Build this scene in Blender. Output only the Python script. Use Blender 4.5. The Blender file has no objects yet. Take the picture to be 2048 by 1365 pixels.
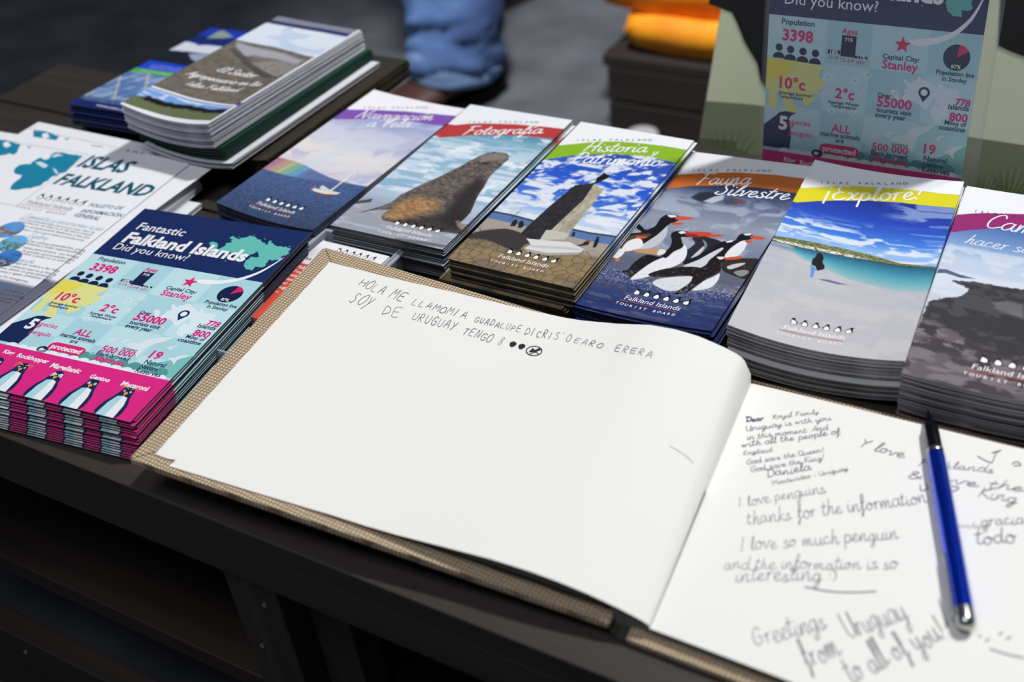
import bpy, math, random
import numpy as np
from mathutils import Matrix, Vector
random.seed(7); rng = np.random.default_rng(7)
C = bpy.context.scene.collection
S = 0.001            # everything below is written in millimetres
TZ = 450.0           # table top above the floor

# ------------------------------------------------------------------ camera, world, lights, exposure
def m3(cols): return Matrix([[cols[j][i] for j in range(3)] for i in range(3)])
def yaw(v, a=math.radians(34)): return (v[0]*math.cos(a)-v[1]*math.sin(a), v[0]*math.sin(a)+v[1]*math.cos(a), v[2])
PITCH, ROLL = math.radians(37.176), math.radians(-7.1186)
cp, sp, cr, sr = math.cos(PITCH), math.sin(PITCH), math.cos(ROLL), math.sin(ROLL)
fwd, up, rt = (0, cp, -sp), (0, sp, cp), (1, 0, 0)
r2 = tuple(cr*rt[i]+sr*up[i] for i in range(3)); u2 = tuple(-sr*rt[i]+cr*up[i] for i in range(3))
cd = bpy.data.cameras.new('camera'); cam = bpy.data.objects.new('camera', cd); C.objects.link(cam)
cam.matrix_world = Matrix.Translation((0, 0, (480.5+TZ)*S)) @ m3([yaw(r2), yaw(u2), yaw(tuple(-k for k in fwd))]).to_4x4()
cd.lens = 2363.4/2048*36; cd.sensor_width = 36; cd.clip_start = 0.02; cd.clip_end = 60
cd.dof.use_dof = True; cd.dof.focus_distance = 0.80; cd.dof.aperture_fstop = 5.0
bpy.context.scene.camera = cam
sc = bpy.context.scene
sc.view_settings.view_transform = 'Standard'; sc.view_settings.look = 'None'; sc.view_settings.exposure = 0.0; sc.view_settings.gamma = 1.0
sc.view_settings.use_curve_mapping = False
wd = bpy.data.worlds.new('hall'); sc.world = wd; wd.use_nodes = True
bgn = wd.node_tree.nodes['Background']; bgn.inputs[0].default_value = (0.62, 0.72, 1.0, 1); bgn.inputs[1].default_value = 0.075
def area_light(name, loc, target, size, power, color=(1, 1, 1), sizey=None, spread=180):
    ld = bpy.data.lights.new(name, 'AREA'); ld.energy = power; ld.color = color; ld.size = size*S; ld.spread = math.radians(spread)
    if sizey: ld.shape = 'RECTANGLE'; ld.size_y = sizey*S
    o = bpy.data.objects.new(name, ld); C.objects.link(o)
    l = Vector([loc[0]*S, loc[1]*S, (loc[2]+TZ)*S]); t = Vector([target[0]*S, target[1]*S, (target[2]+TZ)*S])
    o.location = l; o.rotation_euler = (t-l).to_track_quat('-Z', 'Y').to_euler(); return o
def spot(name, loc, target, power, angle, blend, radius, color=(1, 1, 1)):
    ld = bpy.data.lights.new(name, 'SPOT'); ld.energy = power; ld.spot_size = math.radians(angle); ld.spot_blend = blend; ld.shadow_soft_size = radius*S; ld.color = color
    o = bpy.data.objects.new(name, ld); C.objects.link(o); l = Vector([loc[0]*S, loc[1]*S, (loc[2]+TZ)*S]); t = Vector([target[0]*S, target[1]*S, (target[2]+TZ)*S])
    o.location = l; o.rotation_euler = (t-l).to_track_quat('-Z', 'Y').to_euler(); return o
spot('stand_spotlight', (520, 1750, 2580), (-560, 520, 0), 286, 38, .55, 110, (1, .99, .97))
spot('hall_spotlight', (-350, 650, 2400), (-850, 1850, -450), 470, 33, .9, 150, (.96, .97, 1))
area_light('hall_ceiling_lamp', (-600, -350, 2700), (-450, 500, 0), 1300, 24, (.95, .97, 1))

# ------------------------------------------------------------------ materials
def lin(c):
    return tuple((x/12.92 if x <= 0.04045 else ((x+0.055)/1.055)**2.4) for x in c)
def rgb(*c): return tuple(x/255 for x in c)
MATS = {}
def mat(name, col, rough=.5, metal=0, spec=.5, coat=0, noise=None, bump=None, trans=0, emit=None):
    if name in MATS: return MATS[name]
    m = bpy.data.materials.new(name); m.use_nodes = True; nt = m.node_tree; b = nt.nodes['Principled BSDF']
    b.inputs['Base Color'].default_value = (*lin(col), 1); b.inputs['Roughness'].default_value = rough; b.inputs['Metallic'].default_value = metal
    b.inputs['Specular IOR Level'].default_value = spec; b.inputs['Coat Weight'].default_value = coat; b.inputs['Coat Roughness'].default_value = .08
    if trans: b.inputs['Transmission Weight'].default_value = trans
    if noise:                                  # (second colour, scale xyz, detail, low, high)
        c2, scl, det, lo, hi = noise
        tc = nt.nodes.new('ShaderNodeTexCoord'); mp = nt.nodes.new('ShaderNodeMapping'); mp.inputs['Scale'].default_value = scl
        n = nt.nodes.new('ShaderNodeTexNoise'); n.inputs['Detail'].default_value = det; n.inputs['Scale'].default_value = 1
        cr_ = nt.nodes.new('ShaderNodeValToRGB'); cr_.color_ramp.elements[0].position = lo; cr_.color_ramp.elements[1].position = hi
        cr_.color_ramp.elements[0].color = (*lin(col), 1); cr_.color_ramp.elements[1].color = (*lin(c2), 1)
        L = nt.links.new; L(tc.outputs['Object'], mp.inputs['Vector']); L(mp.outputs[0], n.inputs['Vector']); L(n.outputs['Fac'], cr_.inputs[0]); L(cr_.outputs[0], b.inputs['Base Color'])
        if bump:
            bp = nt.nodes.new('ShaderNodeBump'); bp.inputs['Strength'].default_value = bump[0]; bp.inputs['Distance'].default_value = bump[1]
            L(n.outputs['Fac'], bp.inputs['Height']); L(bp.outputs[0], b.inputs['Normal'])
    MATS[name] = m; return m
def mat_print(name, rough=.32, spec=.5):
    """printed paper: colour comes from the painted vertices of the sheet"""
    if name in MATS: return MATS[name]
    m = bpy.data.materials.new(name); m.use_nodes = True; nt = m.node_tree; b = nt.nodes['Principled BSDF']
    a = nt.nodes.new('ShaderNodeVertexColor'); a.layer_name = 'ink'; nt.links.new(a.outputs[0], b.inputs['Base Color'])
    b.inputs['Roughness'].default_value = rough; b.inputs['Specular IOR Level'].default_value = spec
    MATS[name] = m; return m
def mat_weave(name, c1, c2, pitch):
    m = bpy.data.materials.new(name); m.use_nodes = True; nt = m.node_tree; b = nt.nodes['Principled BSDF']; L = nt.links.new
    tc = nt.nodes.new('ShaderNodeTexCoord'); out = []
    nz = nt.nodes.new('ShaderNodeTexNoise'); nz.inputs['Scale'].default_value = 130; L(tc.outputs['Object'], nz.inputs['Vector'])
    vm = nt.nodes.new('ShaderNodeVectorMath'); vm.operation = 'MULTIPLY_ADD'; vm.inputs[1].default_value = (.0018, .0018, .0018)
    L(nz.outputs['Color'], vm.inputs[0]); L(tc.outputs['Object'], vm.inputs[2])
    sx = nt.nodes.new('ShaderNodeSeparateXYZ'); L(vm.outputs[0], sx.inputs[0])
    def sn(i):
        q = nt.nodes.new('ShaderNodeMath'); q.operation = 'MULTIPLY'; q.inputs[1].default_value = math.pi/(pitch*S); L(sx.outputs[i], q.inputs[0])
        s = nt.nodes.new('ShaderNodeMath'); s.operation = 'SINE'; L(q.outputs[0], s.inputs[0]); return s
    p = nt.nodes.new('ShaderNodeMath'); p.operation = 'MULTIPLY'; L(sn(0).outputs[0], p.inputs[0]); L(sn(1).outputs[0], p.inputs[1])
    ab = nt.nodes.new('ShaderNodeMath'); ab.operation = 'ABSOLUTE'; L(p.outputs[0], ab.inputs[0])
    cr_ = nt.nodes.new('ShaderNodeValToRGB'); e = cr_.color_ramp.elements; e[0].position = .02; e[1].position = .5
    e[0].color = (*lin(c1), 1); e[1].color = (*lin(c2), 1); L(ab.outputs[0], cr_.inputs[0]); L(cr_.outputs[0], b.inputs['Base Color'])
    bp = nt.nodes.new('ShaderNodeBump'); bp.inputs['Strength'].default_value = .9; bp.inputs['Distance'].default_value = .0012
    L(ab.outputs[0], bp.inputs['Height']); L(bp.outputs[0], b.inputs['Normal']); b.inputs['Roughness'].default_value = .9
    MATS[name] = m; return m

# ------------------------------------------------------------------ objects
def tag(o, label=None, cat=None, group=None, kind=None):
    if label: o['label'] = label
    if cat: o['category'] = cat
    if group: o['group'] = group
    if kind: o['kind'] = kind
    return o
def empty(name, loc=(0, 0, 0), label=None, cat=None, group=None):
    o = bpy.data.objects.new(name, None); C.objects.link(o); o.location = [loc[0]*S, loc[1]*S, (loc[2]+TZ)*S]; o.empty_display_size = .02
    return tag(o, label, cat, group)
def link(name, me, parent=None, M=None):
    o = bpy.data.objects.new(name, me); C.objects.link(o)
    if parent: o.parent = parent
    if M is not None: o.matrix_local = M
    return o
def smooth(me, flat_angle=None):
    me.polygons.foreach_set('use_smooth', np.ones(len(me.polygons), bool))
def mesh(name, verts, faces, mats, midx=None, sm=False):
    me = bpy.data.meshes.new(name); me.from_pydata([(v[0]*S, v[1]*S, v[2]*S) for v in verts], [], faces)
    for m in (mats if isinstance(mats, (list, tuple)) else [mats]): me.materials.append(m)
    if midx is not None: me.polygons.foreach_set('material_index', np.array(midx, dtype=np.int32))
    if sm: smooth(me)
    me.update(); return me
def world(x, y, z): return Matrix.Translation((x*S, y*S, (z+TZ)*S))
def bevel(o, w, seg=2):
    b = o.modifiers.new('bevel', 'BEVEL'); b.width = w*S; b.segments = seg; b.limit_method = 'ANGLE'; return o
def box_vf(x0, x1, y0, y1, z0, z1):
    v = [(x0, y0, z0), (x1, y0, z0), (x1, y1, z0), (x0, y1, z0), (x0, y0, z1), (x1, y0, z1), (x1, y1, z1), (x0, y1, z1)]
    return v, [(3, 2, 1, 0), (4, 5, 6, 7), (0, 1, 5, 4), (1, 2, 6, 5), (2, 3, 7, 6), (3, 0, 4, 7)]
def box(name, b, m, parent=None, bev=None, rot=None, origin=None):
    """an axis-aligned block in table coordinates (child coordinates are relative to its parent)"""
    cx, cy, cz = (b[0]+b[1])/2, (b[2]+b[3])/2, b[4]
    v, f = box_vf(b[0]-cx, b[1]-cx, b[2]-cy, b[3]-cy, 0, b[5]-b[4])
    base = (parent.location if parent else Vector((0, 0, 0)))
    Mx = Matrix.Translation(Vector((cx*S, cy*S, (cz+TZ)*S))-base)
    if rot: Mx = Mx @ rot
    o = link(name, mesh(name, v, f, m), parent, Mx)
    if bev: bevel(o, bev)
    return o

# ------------------------------------------------------------------ curves, strokes and lettering in the plane of a sheet (u right, v up, mm)
def catmull(p, n=6, closed=False):
    p = np.array(p, float)
    if len(p) < 3: return p
    q = np.vstack([p[-1], p, p[0], p[1]]) if closed else np.vstack([2*p[0]-p[1], p, 2*p[-1]-p[-2]])
    out = []
    for i in range(1, len(q)-2):
        a, b, c, d = q[i-1], q[i], q[i+1], q[i+2]
        for k in range(n):
            t = k/n; out.append(.5*((2*b)+(-a+c)*t+(2*a-5*b+4*c-d)*t*t+(-a+3*b-3*c+d)*t**3))
    if not closed: out.append(p[-1])
    return np.array(out)
class Ink:
    """collects flat shapes of one colour; they become one thin printed layer on a sheet"""
    def __init__(s): s.v = []; s.f = []; s.z = []; s.n = 0
    def add(s, pts, faces):
        b = len(s.v); s.n += 1; s.z += [(s.n % 5)*.002]*len(pts); s.v += [(float(p[0]), float(p[1])) for p in pts]; s.f += [tuple(b+i for i in f) for f in faces]
    def poly(s, pts):
        from mathutils.geometry import tessellate_polygon
        pts = [(float(p[0]), float(p[1])) for p in pts]
        s.add(pts, tessellate_polygon([[Vector((x, y, 0)) for x, y in pts]]))
    def disc(s, c, r, n=20, ry=None):
        s.poly([(c[0]+r*math.cos(6.2832*i/n), c[1]+(ry or r)*math.sin(6.2832*i/n)) for i in range(n)])
    def stroke(s, pts, w, n=5, closed=False, w1=None):
        p = catmull(pts, n, closed) if n > 1 else np.array(pts, float)
        if closed: p = np.vstack([p, p[0]])
        d = np.gradient(p, axis=0); L = np.hypot(d[:, 0], d[:, 1]); L[L == 0] = 1; nn = np.stack([-d[:, 1]/L, d[:, 0]/L], 1)
        ww = np.linspace(w, w1 if w1 is not None else w, len(p))[:, None]/2
        a, b = p+nn*ww, p-nn*ww; N = len(p)
        s.add(np.vstack([a, b]), [(N+i, N+i+1, i+1, i) for i in range(N-1)])
        for e, q in ((p[0], w), (p[-1], w1 if w1 is not None else w)): s.disc(e, q/2, 8)
_tc = {}
def glyphs(txt, bold=0.0, shear=0.0):
    k = (txt, bold, shear)
    if k in _tc: return _tc[k]
    cu = bpy.data.curves.new('t', 'FONT'); cu.body = txt; cu.size = 1; cu.offset = bold; cu.shear = shear; cu.resolution_u = 2; cu.fill_mode = 'FRONT'
    o = bpy.data.objects.new('t', cu); C.objects.link(o); dg = bpy.context.evaluated_depsgraph_get(); dg.update()
    me = bpy.data.meshes.new_from_object(o.evaluated_get(dg))
    v = np.array([(a.co.x, a.co.y) for a in me.vertices]); f = [tuple(p.vertices) for p in me.polygons]
    bpy.data.objects.remove(o); bpy.data.curves.remove(cu); bpy.data.meshes.remove(me)
    _tc[k] = (v, f); return v, f
def text(ink, txt, p0, p1, bold=0.0, shear=0.0, squash=1.0):
    """set txt on the baseline from p0 to p1, scaled to that length"""
    v, f = glyphs(txt, bold, shear)
    if not len(v): return
    p0 = np.array(p0, float); p1 = np.array(p1, float); d = p1-p0; L = math.hypot(*d); e = d/L; n = np.array((-e[1], e[0]))
    x0, x1 = v[:, 0].min(), v[:, 0].max(); k = L/(x1-x0)
    q = p0+np.outer((v[:, 0]-x0)*k, e)+np.outer(v[:, 1]*k*squash, n)
    ink.add(q, f)
def cells(ink, txt, p0, p1, size, bold=0.0, shear=0.0, arc=0.0):
    """spaced capitals of one size, one per cell between p0 and p1"""
    p0 = np.array(p0, float); p1 = np.array(p1, float); d = p1-p0; L = math.hypot(*d); e = d/L; n = np.array((-e[1], e[0])); N = len(txt)
    for i, c in enumerate(txt):
        if c == ' ': continue
        v, f = glyphs(c, bold, shear); x0, x1 = v[:, 0].min(), v[:, 0].max(); o = p0+e*(L*(i+.5)/N)+n*arc*math.sin(math.pi*(i+.5)/N)
        ink.add(o+np.outer((v[:, 0]-(x0+x1)/2)*size, e)+np.outer(v[:, 1]*size, n), f)
# single-stroke brush letters: advance, strokes
def _a(x=0): return [[(.74, .86), (.45, 1), (.12, .7), (.08, .25), (.32, 0), (.62, .3), (.78, .95)], [(.78, .95), (.72, .3), (.86, .02), (1.08, .25)]]
SF = {
'a': (1.0, _a()), 'b': (.9, [[(0, .1), (.3, 1.2), (.38, 1.9), (.22, 1.7), (.15, .5), (.3, 0), (.62, .1), (.7, .6), (.45, .9), (.3, .6)], [(.7, .6), (.95, .7)]]),
'c': (.8, [[(.62, .8), (.42, 1), (.12, .65), (.12, .2), (.38, 0), (.85, .25)]]),
'd': (1.0, [[(.72, .86), (.45, 1), (.12, .7), (.08, .25), (.32, 0), (.62, .3), (.8, .95), (.95, 2)], [(.95, 2), (.74, .3), (.86, .02), (1.05, .2)]]),
'e': (.82, [[(.05, .35), (.4, .5), (.6, .8), (.42, 1), (.14, .7), (.12, .2), (.4, 0), (.88, .3)]]),
'f': (.65, [[(0, .2), (.35, .9), (.6, 1.8), (.5, 2.05), (.35, 1.8), (.22, 0), (.1, -.7), (.0, -.8), (.05, -.4), (.6, .25)], [(.1, .95), (.6, 1.02)]]),
'g': (.95, [[(.72, .86), (.45, 1), (.12, .7), (.1, .25), (.34, .05), (.62, .35), (.78, .95)], [(.78, .95), (.66, 0), (.5, -.75), (.25, -.85), (.2, -.5), (.95, .25)]]),
'h': (.95, [[(.1, 0), (.3, 1), (.45, 1.95)], [(.14, .1), (.4, .85), (.62, 1), (.65, .7), (.6, .2), (.72, 0), (.98, .25)]]),
'i': (.5, [[(.15, .95), (.1, .25), (.22, 0), (.5, .25)], [(.27, 1.38), (.29, 1.42)]]),
'í': (.5, [[(.15, .95), (.1, .25), (.22, 0), (.5, .25)], [(.25, 1.3), (.55, 1.65)]]),
'j': (.5, [[(.25, .95), (.15, 0), (0, -.7), (-.25, -.8)], [(.32, 1.38), (.34, 1.42)]]),
'k': (.9, [[(.1, 0), (.42, 1.95)], [(.7, .95), (.25, .5), (.55, .2), (.85, 0)]]),
'l': (.5, [[(.05, .2), (.4, 1.4), (.48, 1.95), (.3, 1.8), (.12, .4), (.22, 0), (.52, .25)]]),
'm': (1.4, [[(.12, .95), (.1, 0)], [(.12, .1), (.35, .9), (.55, .95), (.52, 0)], [(.54, .1), (.8, .9), (1, .95), (.96, .2), (1.08, 0), (1.4, .25)]]),
'n': (1.0, [[(.12, .95), (.1, 0)], [(.12, .1), (.4, .9), (.62, 1), (.65, .7), (.6, .2), (.72, 0), (1.02, .25)]]),
'o': (.9, [[(.5, 1), (.14, .75), (.1, .2), (.35, 0), (.65, .25), (.68, .75), (.45, 1), (.6, .75), (.92, .8)]]),
'ó': (.9, [[(.5, 1), (.14, .75), (.1, .2), (.35, 0), (.65, .25), (.68, .75), (.45, 1), (.6, .75), (.92, .8)], [(.5, 1.3), (.8, 1.65)]]),
'p': (.95, [[(.2, .95), (.0, -.8)], [(.12, .5), (.4, .98), (.7, .8), (.65, .25), (.38, 0), (.12, .15)], [(.6, .15), (.95, .25)]]),
'q': (.95, [[(.72, .86), (.45, 1), (.12, .7), (.1, .25), (.34, .05), (.62, .35), (.78, .95), (.62, -.8)]]),
'r': (.7, [[(.1, .8), (.2, 1), (.16, .5), (.12, 0)], [(.16, .4), (.35, .9), (.62, .95)]]),
's': (.75, [[(.58, .85), (.35, 1), (.2, .75), (.5, .4), (.45, .05), (.15, .02), (.05, .15)], [(.45, .05), (.75, .25)]]),
't': (.6, [[(.4, 1.7), (.15, .4), (.25, 0), (.6, .25)], [(.02, 1.15), (.6, 1.2)]]),
'u': (1.0, [[(.12, .95), (.08, .25), (.3, 0), (.6, .35), (.72, .95)], [(.72, .95), (.66, .25), (.78, 0), (1.04, .25)]]),
'v': (.85, [[(.05, .85), (.18, .95), (.28, 0), (.65, .8), (.7, 1), (.95, .9)]]),
'w': (1.2, [[(.1, .95), (.12, 0), (.5, .9), (.55, 0), (1, .95), (1.2, .85)]]),
'x': (.85, [[(.05, .9), (.25, .9), (.5, .1), (.8, .2)], [(.75, 1), (.05, 0)]]),
'y': (.95, [[(.12, .95), (.1, .3), (.3, .08), (.6, .4), (.75, .95)], [(.75, .95), (.6, 0), (.4, -.75), (.15, -.8), (.2, -.4), (.95, .25)]]),
'z': (.8, [[(.1, .95), (.65, .95), (.1, .05), (.8, .05)]]),
'N': (1.35, [[(0, 0), (.3, 1.1), (.42, 1.9)], [(.42, 1.9), (.62, .7), (.85, 0)], [(.85, 0), (1.05, 1), (1.3, 1.95)]]),
'V': (1.15, [[(.2, 1.9), (.3, .8), (.42, 0)], [(.42, 0), (.8, 1.1), (1.15, 1.95)]]),
'F': (1.15, [[(.55, 1.85), (.35, .8), (.1, 0)], [(.2, 1.7), (.5, 1.85), (1.2, 1.85)], [(.3, .95), (.85, 1.0)]]),
'H': (1.4, [[(.45, 1.95), (.3, .9), (.1, 0)], [(1.25, 1.95), (1.05, .9), (.95, 0)], [(.15, .9), (1.3, 1.05)]]),
'P': (1.15, [[(.5, 1.8), (.3, .8), (.1, 0)], [(.15, 1.5), (.5, 1.9), (1.0, 1.75), (1.05, 1.2), (.7, .85), (.35, .85)]]),
'S': (1.15, [[(1.05, 1.55), (.85, 1.9), (.5, 1.75), (.45, 1.3), (.8, .85), (.75, .2), (.35, 0), (.05, .2), (.2, .45)]]),
'E': (1.1, [[(1.05, 1.65), (.7, 1.9), (.4, 1.6), (.45, 1.1), (.75, 1.0)], [(.6, 1.02), (.2, .75), (.15, .2), (.5, 0), (1, .25)]]),
'C': (1.15, [[(1.1, 1.5), (.9, 1.9), (.5, 1.7), (.2, 1), (.25, .25), (.6, 0), (1.1, .3)]]),
'A': (1.25, [[(0, 0), (.5, 1), (.9, 1.9), (.92, 1), (1, 0)], [(.35, .65), (1.1, .75)]]),
'I': (.7, [[(.5, 1.85), (.3, .8), (.15, 0)]]), 'L': (1.0, [[(.5, 1.9), (.25, .8), (.1, .1), (.5, 0), (1.0, .1)]]),
'D': (1.2, [[(.4, 1.85), (.2, 0)], [(.1, 1.8), (.8, 1.7), (1.1, 1), (.8, .2), (.2, 0)]]), 'R': (1.2, [[(.4, 1.85), (.15, 0)], [(.15, 1.7), (.8, 1.85), (1, 1.4), (.35, .95), (.7, .4), (1.15, 0)]]),
'U': (1.2, [[(.2, 1.85), (.15, .5), (.45, 0), (.85, .4), (1.05, 1.85), (.95, .2), (1.2, .1)]]), 'G': (1.2, [[(1.05, 1.6), (.7, 1.9), (.2, 1.3), (.15, .4), (.55, 0), (.95, .4), (1, .9), (.6, .85)]]),
'T': (1.0, [[(.6, 1.85), (.35, 0)], [(.1, 1.8), (1.1, 1.9)]]), 'Y': (1.0, [[(.15, 1.8), (.5, 1)], [(1.0, 1.85), (.5, 1), (.3, 0)]]), 'M': (1.5, [[(0, 0), (.3, 1.8), (.65, .5), (1.1, 1.85), (1.3, 0)]]),
'K': (1.15, [[(.4, 1.85), (.15, 0)], [(1.05, 1.8), (.3, .95), (1.05, 0)]]), 'J': (.9, [[(.8, 1.85), (.6, .3), (.3, 0), (0, .3)], [(.5, 1.85), (1.1, 1.85)]]),
'¡': (.5, [[(.25, 1.1), (.05, -.5)], [(.33, 1.5), (.34, 1.54)]]), '!': (.55, [[(.55, 1.95), (.25, .6)], [(.14, .05), (.15, .09)]]),
'.': (.4, [[(.12, .02), (.14, .06)]]), ',': (.4, [[(.15, .1), (.05, -.25)]]), '-': (.7, [[(.15, .5), (.55, .5)]]), '&': (1.1, [[(1, .1), (.3, 1.3), (.4, 1.8), (.7, 1.6), (.2, .7), (.2, .1), (.6, .1), (1, .8)]]), 'Q': (1.2, [[(.6, 1.9), (.15, 1.3), (.2, .3), (.6, 0), (1, .6), (1, 1.5), (.6, 1.9)], [(.7, .4), (1.15, -.1)]]), ' ': (.6, []), ')': (.4, [[(.1, 1.5), (.35, .8), (.1, 0)]]), ':': (.4, [[(.12, .2), (.13, .24)], [(.16, .8), (.17, .84)]])}
def brush(ink, txt, p0, p1, w=.2, shear=.22, jitter=0, n=4, xs=1.0):
    """brush or pen script between two baseline points; w = stroke width in x-heights, xs stretches the height"""
    adv = sum(SF[c][0] for c in txt); p0 = np.array(p0, float); p1 = np.array(p1, float); d = p1-p0; L = math.hypot(*d); e = d/L; nn = np.array((-e[1], e[0])); k = L/adv; x = 0
    for c in txt:
        a, st = SF[c]; jy = random.uniform(-1, 1)*jitter; js = 1+random.uniform(-1, 1)*jitter
        for s_ in st:
            q = [p0+e*(k*(x+(px*js+py*shear)))+nn*(k*xs*(py*js+jy)) for px, py in s_]
            ink.stroke(q, w*k, n)
        x += a
# plain capitals of a child's hand
HF = {'H': [[(0, 0), (0, 1)], [(.6, 0), (.62, 1)], [(0, .5), (.6, .55)]], 'O': [[(.3, 1), (.02, .6), (.1, .1), (.45, 0), (.65, .45), (.5, .95), (.3, 1)]], 'L': [[(.05, 1), (0, .05), (.5, 0)]], 'A': [[(0, 0), (.3, 1), (.55, 0)], [(.1, .35), (.5, .38)]],
'M': [[(0, 0), (.1, 1), (.3, .4), (.55, 1), (.65, 0)]], 'E': [[(.5, 1), (0, .95), (0, .03), (.5, 0)], [(0, .5), (.4, .52)]], 'I': [[(.1, 0), (.2, 1)]], 'G': [[(.55, .85), (.25, 1), (0, .5), (.2, 0), (.55, .1), (.55, .45), (.3, .45)]], 'U': [[(0, 1), (.05, .2), (.3, 0), (.5, .3), (.52, 1)]],
'D': [[(0, 0), (.05, 1), (.45, .8), (.5, .3), (0, 0)]], 'P': [[(0, 0), (.05, 1), (.4, .9), (.4, .55), (.05, .45)]], 'C': [[(.5, .85), (.2, 1), (0, .5), (.2, .02), (.5, .1)]], 'R': [[(0, 0), (.05, 1), (.4, .9), (.35, .55), (.05, .5), (.45, 0)]], 'S': [[(.45, .9), (.15, 1), (.1, .65), (.4, .4), (.3, .02), (0, .1)]],
'T': [[(.25, 0), (.28, 1)], [(0, .95), (.55, 1)]], 'Y': [[(0, 1), (.25, .5)], [(.5, 1), (.1, -.1)]], 'N': [[(0, 0), (.05, 1), (.45, 0), (.5, 1)]], '8': [[(.4, .9), (.1, .95), (.1, .6), (.4, .35), (.3, 0), (.02, .15), (.25, .5), (.4, .9)]], ' ': []}
def capitals(ink, txt, p0, p1, w, h):
    p0 = np.array(p0, float); p1 = np.array(p1, float); d = p1-p0; L = math.hypot(*d); e = d/L; nn = np.array((-e[1], e[0])); k = L/len(txt)
    for i, c in enumerate(txt):
        hh = h*random.uniform(.8, 1.1); jy = random.uniform(-.08, .08)*h; ww = k*1.15*random.uniform(.9, 1.1)
        for st in HF[c]: ink.stroke([p0+e*(k*i+px*ww)+nn*(py*hh+jy) for px, py in st], w*random.uniform(.8, 1.2), 3)

# ------------------------------------------------------------------ painting a sheet: colours of a fine grid of vertices
def sstep(x): x = np.clip(x, 0, 1); return x*x*(3-2*x)
_perm = np.random.default_rng(3).random((256, 256))
def vnoise(x, y, seed=0):
    x = x+seed*17.3; y = y+seed*7.7; xi = np.floor(x).astype(int); yi = np.floor(y).astype(int); fx = x-xi; fy = y-yi; fx = fx*fx*(3-2*fx); fy = fy*fy*(3-2*fy)
    g = lambda i, j: _perm[i % 256, j % 256]
    return (g(xi, yi)*(1-fx)+g(xi+1, yi)*fx)*(1-fy)+(g(xi, yi+1)*(1-fx)+g(xi+1, yi+1)*fx)*fy
def fbm(x, y, o=4, seed=0):
    r = 0; a = .5; t = 0
    for i in range(o): r = r+a*vnoise(x, y, seed+i); t += a; x = x*2.03; y = y*2.03; a *= .5
    return r/t
class Paint:
    def __init__(s, w, l, du=.5, dv=.7):
        s.w, s.l = w, l; s.nu, s.nv = max(2, int(w/du)), max(2, int(l/dv))
        s.U, s.V = np.meshgrid(np.linspace(0, w, s.nu+1), np.linspace(0, l, s.nv+1)); s.c = np.ones((s.nv+1, s.nu+1, 3))     # V runs down from the head of the page
    def mix(s, m, col): m = np.clip(m, 0, 1)[..., None]; s.c = s.c*(1-m)+np.array(col)*m
    def sd(s, pts):
        p = np.array(pts, float); d = np.full(s.U.shape, 1e9); ins = np.zeros(s.U.shape, bool)
        for i in range(len(p)):
            a, b = p[i], p[(i+1) % len(p)]; ex, ey = b-a; L = ex*ex+ey*ey+1e-12
            t = np.clip(((s.U-a[0])*ex+(s.V-a[1])*ey)/L, 0, 1); d = np.minimum(d, np.hypot(s.U-a[0]-t*ex, s.V-a[1]-t*ey))
            if a[1] != b[1]: ins ^= ((a[1] > s.V) != (b[1] > s.V)) & (s.U < (b[0]-a[0])*(s.V-a[1])/(b[1]-a[1])+a[0])
        return np.where(ins, -d, d)
    def poly(s, pts, col, soft=.35, a=1.0, rough=0, nz=None, sm=0, within=None):
        if sm: pts = catmull(pts, sm, True)
        d = s.sd(pts)
        if rough: d = d+rough*(fbm(s.U*.6, s.V*.6, 3, 5)-.5)*2
        m = a*sstep(.5-d/(2*soft))
        if within is not None: m = m*within
        col = np.array(col, float)
        if nz: col = col+nz[0]*(fbm(s.U*nz[1], s.V*nz[2], 4, 9)-.5)[..., None]*2
        s.mix(m, col); return m
    def vgrad(s, stops):
        v = [q[0] for q in stops]; s.c = np.stack([np.interp(s.V, v, [q[1][k] for q in stops]) for k in range(3)], -1)
    def below(s, line, soft=.4):
        xs = [q[0] for q in line]; ys = [q[1] for q in line]; return sstep(.5+(s.V-np.interp(s.U, xs, ys))/(2*soft))
    def above(s, line, soft=.4): return 1-s.below(line, soft)

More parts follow.
